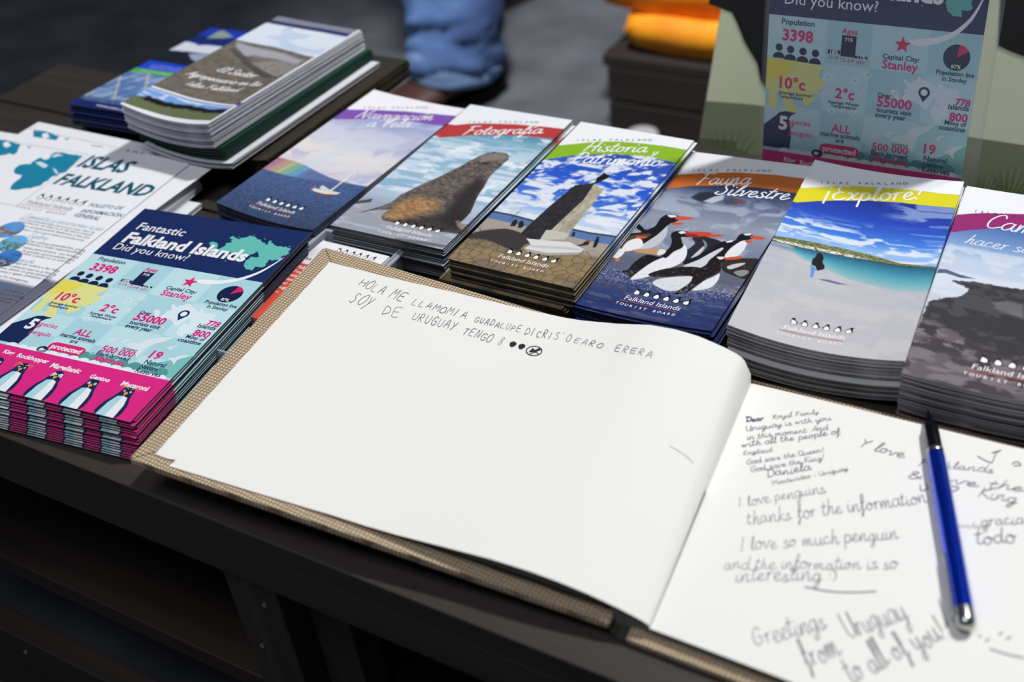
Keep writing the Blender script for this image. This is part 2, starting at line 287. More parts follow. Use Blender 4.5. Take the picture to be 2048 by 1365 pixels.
class Leaf:
    """a printed sheet or folded leaflet: place and tilt of its near left corner, size, sag of the middle"""
    def __init__(s, x, y, z, t, a, b, w, l, s0=0, s1=0):
        s.x, s.y, s.z, s.t, s.a, s.b, s.w, s.l, s.s0, s.s1 = x, y, z, math.radians(t), math.radians(a), math.radians(b), w, l, s0, s1
    def M(s, dx=0, dy=0, dt=0, z=None, k=1.0):
        z = s.z if z is None else z; t = s.t+math.radians(dt); a, b = s.a*k, s.b*k
        ex = Vector((math.cos(t), math.sin(t), a)).normalized(); ey = Vector((-math.sin(t), math.cos(t), b)); n = ex.cross(ey).normalized(); ey = n.cross(ex)
        o = Vector((s.x, s.y, z+TZ))+ex*dx+ey*dy
        return Matrix.Translation(o*S) @ m3([ex, ey, n]).to_4x4()
    def dz(s, u, v):
        u = np.clip(u, 0, s.w); f = np.clip(v/s.l, 0, 1); return -4*u*(s.w-u)/s.w**2*(s.s0+(s.s1-s.s0)*f)
    def body(s, name, th, top, edge, paint=None, nu=8, nv=3):
        """slab with the painted face on top; local u right, v away from the reader, mm"""
        if paint: nu, nv = paint.nu, paint.nv
        U, V = np.meshgrid(np.linspace(0, s.w, nu+1), np.linspace(s.l, 0, nv+1)); Z = s.dz(U, V)
        n = (nu+1)*(nv+1); co = np.stack([U, V, Z], -1).reshape(-1, 3)
        idx = np.arange(n).reshape(nv+1, nu+1)
        q = np.stack([idx[:-1, :-1], idx[1:, :-1], idx[1:, 1:], idx[:-1, 1:]], -1).reshape(-1, 4)
        ring = np.concatenate([idx[0, :-1], idx[:-1, -1], idx[-1, :0:-1], idx[:0:-1, 0]])
        rt_ = co[ring].copy(); rb = rt_.copy(); rb[:, 2] -= th; m = len(ring)
        b0, b1 = n, n+m; co = np.vstack([co, rt_, rb]); i = np.arange(m); j = (i+1) % m
        sq = np.stack([b0+i, b0+j, b1+j, b1+i], -1)
        # underside as strips across the width
        nb, mb = (15, 7) if s.s0 else (2, 1); Ub = np.linspace(0, s.w, nb+1); bot = []; k0 = len(co)
        for v in np.linspace(0, s.l, mb+1): bot += [(u, v, float(s.dz(u, v))-th) for u in Ub]
        co = np.vstack([co, bot]); bq = np.array([(k0+(r+1)*(nb+1)+k, k0+(r+1)*(nb+1)+k+1, k0+r*(nb+1)+k+1, k0+r*(nb+1)+k) for r in range(mb) for k in range(nb)])
        F = np.vstack([q, sq, bq]); me = bpy.data.meshes.new(name)
        me.vertices.add(len(co)); me.vertices.foreach_set('co', (co*S).ravel()); me.loops.add(F.size); me.loops.foreach_set('vertex_index', F.ravel().astype(np.int32))
        me.polygons.add(len(F)); me.polygons.foreach_set('loop_start', np.arange(0, F.size, 4, dtype=np.int32))
        me.materials.append(top); me.materials.append(edge)
        mi = np.zeros(len(F), np.int32); mi[len(q):] = 1; me.polygons.foreach_set('material_index', mi)
        sm = np.zeros(len(F), bool); sm[:len(q)] = True; me.polygons.foreach_set('use_smooth', sm)
        if paint is not None:
            a = me.color_attributes.new('ink', 'FLOAT_COLOR', 'POINT'); c = np.ones((len(co), 4)); pc = np.clip(paint.c, 0, 1)
            pc = np.where(pc <= .04045, pc/12.92, ((pc+.055)/1.055)**2.4); c[:n, :3] = pc.reshape(-1, 3); a.data.foreach_set('color', c.ravel())
        me.update(calc_edges=True); me.validate(); return me
    def inkmesh(s, name, ink, m, lift=.06):
        v = [(u, w_, float(s.dz(u, w_))+lift+z_) for (u, w_), z_ in zip(ink.v, ink.z)]
        return mesh(name, v, ink.f, m)
INKS = {}
def inkmat(col, rough=.35):
    k = tuple(round(c, 3) for c in col)
    if k not in INKS: INKS[k] = mat('printed_ink_%d' % (len(INKS)+1), col, rough)
    return INKS[k]
def dn(l, pts): return [(p[0], l-p[1]) for p in pts]      # page coordinates measured from the head -> sheet coordinates

# ------------------------------------------------------------------ recurring print: the tourist board logo, cover titles
WHITE = rgb(248, 248, 250); NAVY = rgb(24, 42, 92); PINK = rgb(228, 40, 135)
def logo(leaf, parent, b0, b1, dark=False, line=rgb(205, 95, 75), col=None):
    """penguin row, name, underline and spaced capitals; b0-b1 is the baseline of the name"""
    b0, b1 = dn(leaf.l, [b0, b1]); d = np.array(b1)-np.array(b0); L = math.hypot(*d); e = d/L; n = np.array((-e[1], e[0])); P = lambda x, y: tuple(np.array(b0)+e*(x*L)+n*(y*L))
    K, Wt, T, R = Ink(), Ink(), Ink(), Ink(); cx = [.13+.178*i for i in range(6)]
    for i, x in enumerate(cx):
        tilt = (-.02, -.01, 0, .0, .01, .025)[i]*1.2; k = .052
        sil = [(x-k, .19), (x-k*1.05, .25), (x-k*.5+tilt, .315), (x+tilt*1.5, .35), (x+k*.6+tilt, .32), (x+k, .25), (x+k*.95, .19), (x, .175)]
        K.poly([P(*q) for q in catmull(sil, 4, True)])
        Wt.poly([P(*q) for q in catmull([(x-k*.82, .195), (x-k*.8, .245), (x-k*.2+tilt, .29), (x+k*.45, .27), (x+k*.75, .235), (x+k*.7, .195), (x, .182)], 4, True)])
        side = -1 if i in (1, 3) else 1
        K.stroke([P(x+k*side*.8, .27), P(x+k*side*1.45, .225)], .012*L, 1); K.stroke([P(x+tilt, .335), P(x+tilt+.035*(1 if i < 4 else 1), .345)], .014*L, 1)
        if i == 3: K.poly([P(x-.02, .30), P(x+.02, .30), P(x+.004, .23)])
    text(T, 'Falkland Islands', P(0, 0), P(1, 0), .0, .12)
    R.stroke([P(-.06, -.045), P(.97, -.045)], .012*L, 1)
    cells(T, 'TOURIST BOARD', P(-.1, -.15), P(1.0, -.15), .085*L, .012, .1, -.012*L)
    tc = col or (rgb(120, 124, 134) if dark else WHITE)
    g = link('logo', leaf.inkmesh('logo', T, inkmat(tc)), parent)
    link('penguin_outlines', leaf.inkmesh('penguin_outlines', K, inkmat(rgb(22, 22, 28)), .05), g)
    link('penguin_bellies', leaf.inkmesh('penguin_bellies', Wt, inkmat(WHITE), .075), g)
    link('underline', leaf.inkmesh('underline', R, inkmat(line), .07), g)
def header(leaf, parent, i0, i1, titles, h_w=.155, col=WHITE):
    K = Ink(); i0, i1 = dn(leaf.l, [i0, i1]); cells(K, 'ISLAS FALKLAND', i0, i1, 4.6, .006, .1, .7)
    link('small_heading', leaf.inkmesh('small_heading', K, inkmat(rgb(60, 62, 72))), parent)
    T = Ink()
    for txt, p, q, xs in titles: brush(T, txt, *dn(leaf.l, [p, q]), h_w, .25, 0, 4, xs)
    link('title_lettering', leaf.inkmesh('title_lettering', T, inkmat(col), .08), parent)
def cloudy(U, V, sx, sy, seed, lo, hi, o=5): return sstep((fbm(U*sx+3*fbm(U*.05, V*.05, 2, seed+3), V*sy, o, seed)-lo)/(hi-lo))
PAPER = mat_print('printed_cover', .30); MATT = mat_print('printed_sheet', .5)
EDGE = mat('paper_edge_grey', rgb(160, 160, 163), .7, noise=(rgb(96, 96, 100), (8, 8, 2600), 2, .35, .65))
EDGE_DARK = mat('paper_edge_dark', rgb(84, 86, 92), .6, noise=(rgb(38, 40, 46), (8, 8, 2600), 2, .35, .65))
EDGE_WHITE = mat('paper_edge_white', rgb(205, 205, 215), .7, noise=(rgb(150, 150, 165), (8, 8, 2600), 2, .35, .65))
EDGE_BLUE = mat('paper_edge_blue', rgb(20, 35, 105), .5, noise=(rgb(12, 18, 50), (8, 8, 2600), 2, .35, .65))
EDGE_GREEN = mat('paper_edge_green', rgb(34, 78, 62), .5, noise=(rgb(14, 40, 32), (8, 8, 2600), 2, .35, .65))
EDGE_BROWN = mat('paper_edge_brown', rgb(92, 86, 66), .5, noise=(rgb(20, 18, 16), (60, 60, 900), 3, .4, .6))

def art_nav(L):
    p = Paint(L.w, L.l); U, V = p.U, p.V
    p.vgrad([(0, rgb(250, 250, 254)), (30, rgb(150, 165, 215)), (60, rgb(178, 182, 215)), (85, rgb(205, 208, 226)), (105, rgb(240, 232, 220)), (135, rgb(222, 216, 226)), (160, rgb(205, 203, 222)), (210, rgb(200, 200, 220))])
    p.mix(.55*cloudy(U, V, .012, .05, 2, .35, .7), rgb(228, 230, 244)); p.mix(.45*cloudy(U, V+.4*U, .01, .07, 5, .5, .75), rgb(150, 160, 212))
    hz = [(-1.3,153.4),(18.8,151.6),(38.2,149.1),(58.4,145.9),(79.0,143.2),(94.2,141.5)]
    hill = [(-21.1,138.1),(-6.0,135.0),(3.1,132.6),(14.3,131.2),(27.3,131.9),(42.3,135.3),(57.1,138.5),(69.1,140.3),(80.2,140.9),(94.2,141.5)]
    sea = p.below([(-20, hz[0][1])]+hz+[(120, hz[-1][1])], .5)
    hl = p.below([(-20, hill[0][1])]+hill+[(120, hill[-1][1])], .6)
    p.mix(hl, rgb(104, 122, 172)); p.mix(.5*hl*sstep((U-20)/60), rgb(84, 100, 152))
    a0 = [(-2.5,140.9),(32.2,148.3)]
    ax = np.array(a0[1])-np.array(a0[0]); ax = ax/np.hypot(*ax); t = ((U-a0[0][0])*ax[0]+(V-a0[0][1])*ax[1])/math.hypot(a0[1][0]-a0[0][0], a0[1][1]-a0[0][1])
    for k, c in enumerate([(205, 120, 150), (225, 160, 120), (215, 205, 130), (130, 200, 150), (110, 175, 215)]):
        p.mix(.75*np.exp(-((t-(.12+.19*k))/.12)**2)*hl*(1-sea), rgb(*c)); p.mix(.05*np.exp(-((t-(.12+.19*k))/.12)**2)*(1-hl)*sstep((V-60)/60), rgb(*c))
    p.mix(sea, rgb(66, 88, 138)); wv = fbm(U*.5, V*1.6, 4, 8)-.5; s = sea[..., None]
    p.c = p.c*(1-s)+s*(np.array(rgb(72, 94, 146))*(1-.24*sstep((V-150)/60)[..., None])+.22*wv[..., None]+np.array((.02, .02, .0)))
    top = [(2.5,40.2),(23.9,29.8),(49.7,21.4),(77.7,16.6),(97.0,14.2)]; bot = [(2.6,59.8),(22.0,48.6),(40.0,40.9),(67.1,34.8),(97.0,33.5)]
    top = [(-5, top[0][1])]+top+[(110, top[-1][1])]; bot = [(-5, bot[0][1])]+bot+[(110, bot[-1][1])]
    p.mix(p.above(top), rgb(250, 250, 254)); p.mix(p.below(top)*p.above(bot), rgb(134, 88, 184))
    p.poly([(54.7,158.5),(59.1,160.8),(69.3,161.2),(77.9,160.8),(81.0,158.9),(83.3,155.9),(78.5,155.8),(71.0,155.8),(62.9,157.0),(57.9,156.5)], rgb(236, 234, 232), .3)
    p.poly([(57.2,160.8),(64.6,162.8),(73.9,163.2),(80.5,161.2),(80.4,159.1),(72.2,161.1),(63.5,161.5)], rgb(150, 60, 52), .3)
    p.poly([(60.0,154.5),(60.7,150.6),(69.5,154.0),(79.0,156.4),(69.5,157.8),(62.6,156.4)], rgb(226, 222, 216), .3)
    p.poly([(71.6,155.6),(73.4,155.1),(73.6,124.2),(72.6,124.0)], rgb(240, 240, 240), .3); p.poly([(79.1,152.8),(79.6,152.6),(74.4,127.9),(74.0,128.1)], rgb(110, 120, 150), .3)
    p.poly([(56.0,158.9),(57.2,158.4),(55.7,153.7),(54.5,154.2)], rgb(190, 120, 110), .3)
    return p
def art_foto(L):
    p = Paint(L.w, L.l); U, V = p.U, p.V
    p.vgrad([(0, rgb(240, 240, 244)), (25, rgb(70, 120, 150)), (45, rgb(110, 160, 185)), (60, rgb(175, 205, 222)), (80, rgb(200, 218, 235)), (120, rgb(205, 222, 240)), (150, rgb(195, 212, 235)), (170, rgb(160, 172, 190)), (185, rgb(165, 170, 180)), (210, rgb(150, 154, 164))])
    p.mix(.8*cloudy(U, V, .03, .11, 4, .5, .68)*sstep((170-V)/30), rgb(240, 246, 250)); p.mix(.45*cloudy(U, V, .05, .25, 14, .5, .65)*sstep((160-V)/20), rgb(90, 150, 178))
    shore = [(-2.6,173.3),(18.3,179.8),(36.3,184.7),(104.1,167.4),(115.5,165.5)]
    sh = p.below([(-9, shore[0][1])]+shore, 3); p.mix(sh*.9, rgb(164, 167, 175)); n = cloudy(U, V, .08, .5, 21, .56, .62); p.mix(sh*n*.7*sstep((185-V)/20), rgb(96, 104, 120)); p.mix(.6*sh*cloudy(U, V, .05, .3, 33, .6, .7), rgb(190, 205, 235))
    p.poly([(-3.5,175.9),(8.9,165.8),(10.4,171.1),(0.3,177.4)], rgb(82, 76, 74), .5)
    body = [(77.4,71.6),(73.7,68.6),(65.4,69.0),(58.2,72.9),(55.0,78.3),(51.4,88.4),(48.5,99.4),(44.0,110.4),(41.4,118.9),(37.2,127.3)]+[(26.8,153.8),(26.4,165.5),(22.3,172.7),(17.7,178.9),(10.1,187.6),(14.0,185.4),(20.7,179.4),(30.5,176.0),(29.9,180.7),(31.1,187.6),(35.0,190.7),(45.5,190.7),(60.3,189.4),(80.4,190.8),(91.8,188.9),(108.7,186.0)]+[(109.7,186.2),(103.3,183.7),(96.1,180.1),(91.9,176.6),(92.5,169.0),(92.4,158.9),(89.6,149.5),(87.3,142.5),(84.7,132.8),(83.3,122.6),(81.3,115.1),(79.5,107.4),(79.1,97.7),(79.7,91.9),(79.5,83.3),(80.1,77.4)]
    m = p.poly(body, rgb(92, 84, 78), .4, nz=(.22, .5, .9)); fur = fbm(U*.35, V*.6, 5, 40)
    hi = m*sstep((fur-.35)/.4)*.5; p.mix(hi, rgb(150, 136, 124))
    p.poly([(30.9,186.6),(31.5,177.4),(32.8,161.0),(42.4,150.7),(61.2,151.2),(65.9,163.1),(55.5,175.7),(46.2,187.8)], rgb(176, 132, 88), 5, .85, nz=(.2, .3, .6), within=m)
    p.poly([(71.6,110.1),(81.3,115.1),(86.0,132.4),(88.9,147.2),(94.8,160.5),(96.1,180.1),(86.6,183.5),(75.6,174.9),(71.4,153.3),(68.4,133.1)], rgb(44, 40, 40), 6, .85, within=m)
    p.poly([(65.2,174.5),(86.2,158.3),(107.2,183.4),(80.4,190.8),(55.0,191.3),(41.5,190.6)], rgb(50, 44, 44), 5, .7, within=m)
    p.poly([(55.7,79.6),(63.4,71.1),(73.6,69.9),(78.1,75.1),(74.9,80.5),(67.1,83.1),(60.6,88.2)], rgb(146, 134, 124), 2, .8, within=m)
    p.poly([(61.0,71.0),(63.4,69.7),(65.2,70.9),(63.1,72.7)], rgb(30, 28, 30), .4); p.poly([(59.1,91.0),(66.2,89.8),(71.3,85.2),(64.5,86.9)], rgb(50, 46, 46), .6)
    p.poly([(87.7,173.1),(89.5,171.3),(100.3,178.6),(108.6,184.2),(104.4,185.7),(94.4,180.7)], rgb(150, 128, 118), 1, .8)
    p.poly([(57.2,208.7),(77.0,205.7),(98.5,204.2),(98.0,207.5),(77.1,209.9),(57.9,211.6)], rgb(110, 112, 118), .8)
    top = [(7.3,38.3),(17.3,32.6),(26.7,29.0),(55.1,21.5),(84.8,17.5),(101.4,16.3)]; bot = [(6.8,62.2),(30.6,49.9),(57.8,41.1),(79.2,36.7),(104.0,33.9)]
    top = [(-5, top[0][1])]+top+[(110, top[-1][1])]; bot = [(-5, bot[0][1])]+bot+[(110, bot[-1][1])]
    p.mix(p.above(top), rgb(243, 244, 248)); p.mix(p.below(top)*p.above(bot), rgb(190, 62, 58)); p.poly([(-1, bot[0][1]-1), (6, bot[1][1]-3), (2, bot[1][1]-1), (7, bot[1][1]+.5), (-1, bot[1][1]+2)], rgb(232, 236, 242), .3)
    return p
def art_hist(L):
    p = Paint(L.w, L.l); U, V = p.U, p.V
    p.vgrad([(0, rgb(60, 90, 170)), (40, rgb(52, 84, 178)), (80, rgb(40, 88, 205)), (115, rgb(70, 120, 215)), (135, rgb(190, 208, 236)), (210, rgb(190, 200, 220))])
    w = cloudy(U+.5*V, V, .13, .2, 31, .4, .62, 6); p.mix(w*sstep((1-np.abs(V-75)/80)*1.6+.2), rgb(226, 230, 240)); p.mix(.8*cloudy(U, V, .03, .16, 50, .45, .65)*sstep((V-85)/30), rgb(236, 240, 248))
    hz = [(0.7,143.9),(14.0,143.4),(34.5,144.9),(66.1,145.1),(80.7,145.0),(99.3,142.7)]; hz = [(-5, hz[0][1])]+hz+[(105, hz[-1][1])]
    p.mix(p.below(hz), rgb(92, 122, 172)); hz2 = [(x, y+2.2) for x, y in hz]; p.mix(p.below(hz)*p.above(hz2), rgb(62, 76, 84))
    gl = [(-0.1,153.9),(15.7,154.1),(31.3,154.4),(68.4,155.0),(91.0,155.3),(100.7,153.9)]; gl = [(-5, gl[0][1])]+gl+[(105, gl[-1][1])]; g = p.below(gl)
    p.mix(g, rgb(168, 160, 150)); dk = [(-5.0,179.4),(35.0,176.1),(80.0,172.7),(103.4,170.4)]; d_ = p.below([(-5, dk[0][1])]+dk+[(105, dk[-1][1])], 3); p.mix(g*d_, rgb(132, 116, 92)); p.mix(g*d_*.6*sstep((fbm(U*.12, V*.12, 3, 61)-.4)/.25), rgb(164, 140, 98))
    # flagstones: cells with dark joints
    cx = []; r_ = np.random.default_rng(11)
    for i in range(14):
        for j in range(11): cx.append((i*8+r_.uniform(-3, 3), 150+j*7+r_.uniform(-2.5, 2.5)))
    sel = V > 140; uu, vv = U[sel], V[sel]; ds = np.sort(np.stack([np.hypot(uu-a, (vv-b)*1.2) for a, b in cx]), 0)[:2]; jm = np.zeros_like(U); jm[sel] = sstep(1-(ds[1]-ds[0])/1.1); p.mix(jm*g*.55*sstep((V-160)/12), rgb(60, 48, 34))
    p.poly([(-2.7,183.2),(-0.9,176.7),(7.3,169.0),(20.2,162.0),(33.2,163.0),(46.0,166.3),(49.8,168.3),(42.8,175.5),(42.4,184.6),(29.1,182.8),(13.4,179.6)], rgb(62, 58, 58), .6, sm=3)
    p.poly([(33.5,164.7),(33.5,155.9),(35.8,126.3),(39.2,100.1),(40.6,91.2),(52.9,83.0),(55.8,106.8),(52.8,142.9),(51.0,166.8),(43.7,167.2)], rgb(48, 46, 50), .4, nz=(.05, .3, .3))
    p.poly([(53.4,83.9),(63.5,91.0),(65.2,113.3),(65.7,141.7),(66.9,158.6),(50.4,167.0),(52.8,142.9),(55.8,106.8)], rgb(176, 170, 150), .4, nz=(.12, .5, .3))
    p.poly([(48.5,153.2),(54.6,151.6),(67.1,152.4),(66.6,159.4),(50.1,166.4)], rgb(198, 196, 186), .4)
    p.poly([(52.1,85.9),(53.0,81.1),(51.2,75.3),(52.5,72.7),(53.4,67.2),(56.0,68.9),(58.8,69.5),(59.6,72.9),(58.3,75.9),(56.0,80.1),(54.8,83.4)], rgb(26, 26, 30), .3)
    p.poly([(40.1,168.0),(56.1,164.9),(71.6,161.4),(85.1,165.9),(83.9,170.1),(74.3,174.4),(62.3,179.3),(51.3,181.2),(44.8,179.2),(47.3,173.8)], rgb(222, 222, 220), .4); p.poly([(45.0,179.6),(63.4,178.9),(84.1,170.5),(84.0,172.9),(64.8,181.5),(49.6,183.0)], rgb(170, 170, 168), .4); p.poly([(47.6,174.3),(70.9,167.7),(85.1,165.9),(81.8,168.5),(60.7,173.7),(47.6,176.8)], rgb(196, 198, 200), .4)
    for q in ([(21.4,158.0),(19.9,151.4),(21.1,148.1),(23.9,151.1),(24.9,156.7)], [(27.7,158.0),(25.1,150.7),(26.1,147.9),(30.2,152.4),(30.6,156.9)], [(69.3,154.7),(68.0,148.3),(69.5,148.7),(71.2,153.6)], [(77.7,164.2),(80.9,160.1),(81.8,155.3),(84.3,155.1),(85.3,159.6),(81.6,162.8)], [(89.7,162.0),(87.8,155.4),(86.6,149.0),(87.9,147.8),(90.5,154.3),(91.6,160.6)]): p.poly(q, rgb(38, 34, 40), .4)
    p.poly([(81.0,154.9),(84.0,154.5),(84.4,156.6),(82.3,156.7)], rgb(190, 50, 60), .3); p.poly([(16.6,152.6),(17.1,152.4),(18.6,135.0),(18.0,135.2)], rgb(70, 74, 80), .2)
    top = [(1.4,40.6),(28.1,25.3),(43.4,20.2),(60.9,17.1),(81.5,15.2),(99.9,15.6)]; bot = [(-1.5,66.8),(9.0,58.2),(18.9,51.5),(36.9,43.4),(49.3,38.9),(75.4,33.6),(101.8,36.6)]
    top = [(-5, top[0][1])]+top+[(110, top[-1][1])]; bot = [(-5, bot[0][1])]+bot+[(110, bot[-1][1])]
    p.mix(p.above(top), rgb(244, 245, 248)); p.mix(p.below(top)*p.above(bot), rgb(142, 186, 44))
    return p
def art_fauna(L):
    p = Paint(L.w, L.l, .45, .6); U, V = p.U, p.V
    p.vgrad([(0, rgb(44, 58, 90)), (45, rgb(44, 58, 92)), (70, rgb(110, 124, 152)), (95, rgb(150, 158, 176)), (125, rgb(120, 132, 158)), (145, rgb(100, 104, 118)), (165, rgb(88, 96, 126)), (172, rgb(56, 70, 122)), (210, rgb(44, 58, 112))])
    p.mix(.6*cloudy(U, V, .07, .1, 71, .45, .65)*sstep((V-45)/25)*sstep((150-V)/20), rgb(190, 198, 212)); p.mix(.45*cloudy(U, V, .05, .3, 75, .5, .66)*sstep((V-150)/10), rgb(120, 118, 126)); p.mix(.5*cloudy(U, V, .03, .2, 79, .5, .7)*sstep((V-165)/10), rgb(36, 44, 84))
    B = rgb(26, 24, 28); Wt = rgb(236, 236, 240); O = rgb(214, 84, 54)
    p.poly([(22.6,63.8),(25.6,56.2),(31.3,52.4),(45.8,55.3),(40.9,64.2),(34.1,68.2)], rgb(44, 48, 62), 1.5); p.poly([(33.3,66.2),(38.5,58.3),(45.5,53.1),(46.6,60.5),(40.8,66.8)], rgb(190, 196, 208), 1.2); p.poly([(47.0,61.5),(52.4,56.8),(60.0,58.1),(58.6,63.9),(51.1,65.8)], rgb(70, 76, 92), 2); p.poly([(54.2,58.5),(62.9,58.1),(62.7,60.7),(56.3,61.0)], rgb(150, 60, 60), 1)
    for q, c in (([(-1.8,107.2),(3.6,109.7),(8.9,113.2),(13.1,106.6),(12.8,100.3),(12.8,95.0),(15.5,89.9),(21.6,88.6),(26.2,90.9),(25.5,96.4),(21.2,103.0),(22.7,111.8),(21.7,120.4),(16.6,130.2),(14.0,135.1),(6.0,135.8),(-3.4,128.7),(-0.6,121.7),(7.0,117.0),(1.7,113.5)], B),
        ([(21.6,103.9),(25.5,115.1),(25.1,125.4),(21.6,133.5),(13.1,137.0),(15.4,127.5),(19.0,117.1),(20.4,109.4)], rgb(200, 200, 208)), ([(15.7,90.4),(21.2,89.2),(23.1,90.8),(19.2,93.0)], Wt), ([(22.8,90.0),(34.4,88.5),(34.1,91.3),(24.7,94.5)], O), ([(22.1,99.5),(30.4,97.0),(30.3,99.1),(24.1,101.4)], O),
        ([(-3.4,128.7),(2.4,122.8),(14.1,116.7),(13.4,123.1),(6.7,129.5),(6.4,141.8),(0.7,139.8)], rgb(92, 70, 56)), ([(2.6,131.0),(9.2,124.5),(15.3,132.6),(10.5,140.3),(3.3,142.9)], Wt), ([(5.9,122.6),(12.9,120.8),(12.3,123.4),(7.0,124.9)], O),
        ([(-1.4,150.6),(-1.6,142.6),(4.7,140.8),(6.4,146.8),(4.3,152.5)], Wt), ([(3.4,152.5),(6.3,152.2),(6.9,155.5),(4.7,155.3)], rgb(226, 120, 50)),
        ([(44.6,113.4),(46.2,108.9),(50.8,104.6),(55.7,105.3),(55.5,110.4),(52.6,113.2),(56.5,120.0),(56.1,130.0),(55.9,137.8),(51.2,140.1),(45.8,132.9),(48.0,124.4),(48.9,118.2)], rgb(44, 42, 50)), ([(54.3,128.5),(56.3,120.1),(57.5,126.7),(55.8,134.9),(53.1,136.6)], rgb(206, 208, 214)),
        ([(51.9,105.9),(63.5,103.8),(63.5,106.0),(53.9,109.2)], O), ([(56.9,114.0),(66.5,112.3),(66.4,114.7),(58.5,116.4)], O), ([(51.8,111.4),(58.6,119.5),(56.9,137.5),(63.3,133.8),(64.5,119.9),(67.5,113.2),(58.1,109.7)], rgb(40, 38, 46)),
        ([(49.5,141.5),(55.5,134.0),(60.8,124.8),(65.4,113.7),(69.5,109.7),(74.6,108.4),(74.8,101.4),(78.4,97.5),(83.4,98.9),(85.9,102.7),(82.3,106.5),(80.2,114.0),(77.5,124.4),(73.8,129.2),(74.5,136.7),(68.9,144.7),(54.7,145.7)], B), ([(83.2,107.3),(84.7,115.8),(83.7,124.8),(79.4,129.3),(74.8,128.9),(74.7,120.2),(77.1,111.8),(79.8,107.2)], Wt), ([(51.8,146.9),(58.9,136.9),(63.9,126.9),(68.7,119.2),(70.6,120.7),(67.7,130.7),(65.8,142.7),(60.0,147.7)], rgb(214, 216, 222)),
        ([(77.2,98.8),(81.2,97.4),(82.9,99.0),(79.5,100.6)], Wt), ([(83.3,100.1),(92.9,99.9),(92.6,102.8),(85.0,103.7)], O), ([(81.7,106.9),(86.2,105.8),(86.1,108.6),(82.9,109.0)], O), ([(68.8,110.9),(72.4,108.4),(73.6,110.1),(70.4,112.1)], Wt),
        ([(21.9,141.9),(31.0,141.3),(37.5,140.3),(36.2,153.2),(29.9,164.7),(22.7,169.1),(12.4,167.0),(4.6,170.4),(16.3,162.8),(17.8,153.5)], B),
        ([(28.1,111.2),(30.4,107.8),(34.5,106.2),(40.5,106.5),(47.4,107.6),(41.9,112.6),(36.7,114.1),(38.1,117.3),(41.4,122.4),(44.4,123.5),(42.2,127.1),(38.6,132.1),(37.3,139.7),(33.4,141.5),(31.9,136.1),(34.0,129.6),(32.4,121.1),(29.4,115.9)], B), ([(32.1,108.9),(34.7,106.7),(37.5,107.8),(35.1,110.5)], Wt),
        ([(37.6,107.3),(49.9,103.8),(55.7,103.9),(51.0,109.2),(40.4,111.8)], rgb(206, 70, 52)), ([(38.6,109.1),(47.1,108.3),(46.1,111.4),(40.5,112.2)], rgb(150, 44, 40)),
        ([(42.6,122.0),(47.2,128.6),(49.5,136.7),(48.6,144.6),(43.0,153.0),(37.3,160.8),(31.3,167.6),(23.6,172.1),(25.7,160.4),(29.6,148.6),(34.4,141.2),(36.7,141.1),(38.9,133.0),(42.2,127.1)], Wt),
        ([(10.2,139.6),(18.8,135.0),(28.3,132.7),(32.9,133.8),(30.9,138.4),(19.1,140.9)], rgb(198, 150, 106)), ([(28.3,132.7),(33.1,132.8),(33.1,137.7),(29.1,139.6)], rgb(230, 228, 228)),
        ([(75.5,133.6),(81.9,130.1),(90.6,127.1),(99.3,127.0),(100.2,138.1),(100.4,150.2),(91.6,149.5),(79.9,144.8)], rgb(50, 44, 46)), ([(80.8,139.9),(85.0,135.3),(91.1,132.7),(90.6,135.7),(84.4,142.2)], rgb(206, 206, 208)), ([(87.6,144.8),(93.6,140.7),(97.6,142.6),(94.5,148.8)], rgb(150, 146, 146)),
        ([(66.6,140.6),(66.9,132.9),(70.4,129.1),(75.7,129.7),(77.8,132.4),(75.5,136.4),(78.4,145.1),(76.0,151.4),(71.3,156.2),(65.0,157.0),(56.0,156.7),(46.7,161.3),(36.7,164.4),(33.2,161.7),(42.7,152.1),(58.1,145.7),(68.7,145.7)], rgb(34, 26, 26)), ([(69.9,130.6),(73.8,129.2),(75.5,130.7),(73.0,132.9)], Wt), ([(75.6,130.3),(80.9,127.5),(86.8,125.7),(85.9,129.1),(77.7,132.1)], O),
        ([(79.0,148.4),(81.0,155.7),(80.0,164.1),(75.4,168.9),(68.7,171.5),(69.4,165.0),(72.4,158.7),(76.6,153.0)], Wt), ([(39.6,170.9),(41.8,165.6),(48.9,161.2),(56.5,158.0),(62.9,156.6),(63.5,163.9),(61.3,171.8),(55.4,176.1),(47.1,175.0)], rgb(226, 226, 232)), ([(63.7,156.4),(72.0,155.1),(71.7,159.8),(68.8,168.8),(64.3,176.3),(58.5,178.3),(61.6,169.9),(64.1,162.8)], rgb(28, 24, 26))):
        p.poly(q, c, .35, sm=3)
    n = fbm(U*.9, V*1.1, 4, 91); band = [(-10.9,175.1),(16.0,169.6),(51.7,172.7),(94.4,170.7),(102.2,163.3)]; xs = [q[0] for q in band]; ys = [q[1] for q in band]
    bd = np.exp(-((V-np.interp(U, xs, ys))/9)**2); p.mix(sstep((n-.45)/.3)*bd*.7, rgb(206, 208, 216)); p.mix(.5*sstep((fbm(U*1.6, V*1.6, 2, 95)-.8)/.1)*sstep((V-120)/20)*sstep((165-V)/10), rgb(230, 232, 240))
    top = [(-0.8,36.6),(20.2,28.0),(42.4,21.6),(71.3,18.2),(96.5,18.3)]; bot = [(0.2,57.9),(16.3,48.7),(43.7,40.7),(66.5,37.9),(97.2,39.3)]
    top = [(-5, top[0][1])]+top+[(110, top[-1][1])]; bot = [(-5, bot[0][1])]+bot+[(110, bot[-1][1])]
    p.mix(p.above(top), rgb(240, 241, 245)); p.mix(p.below(top)*p.above(bot), rgb(208, 112, 44))
    return p
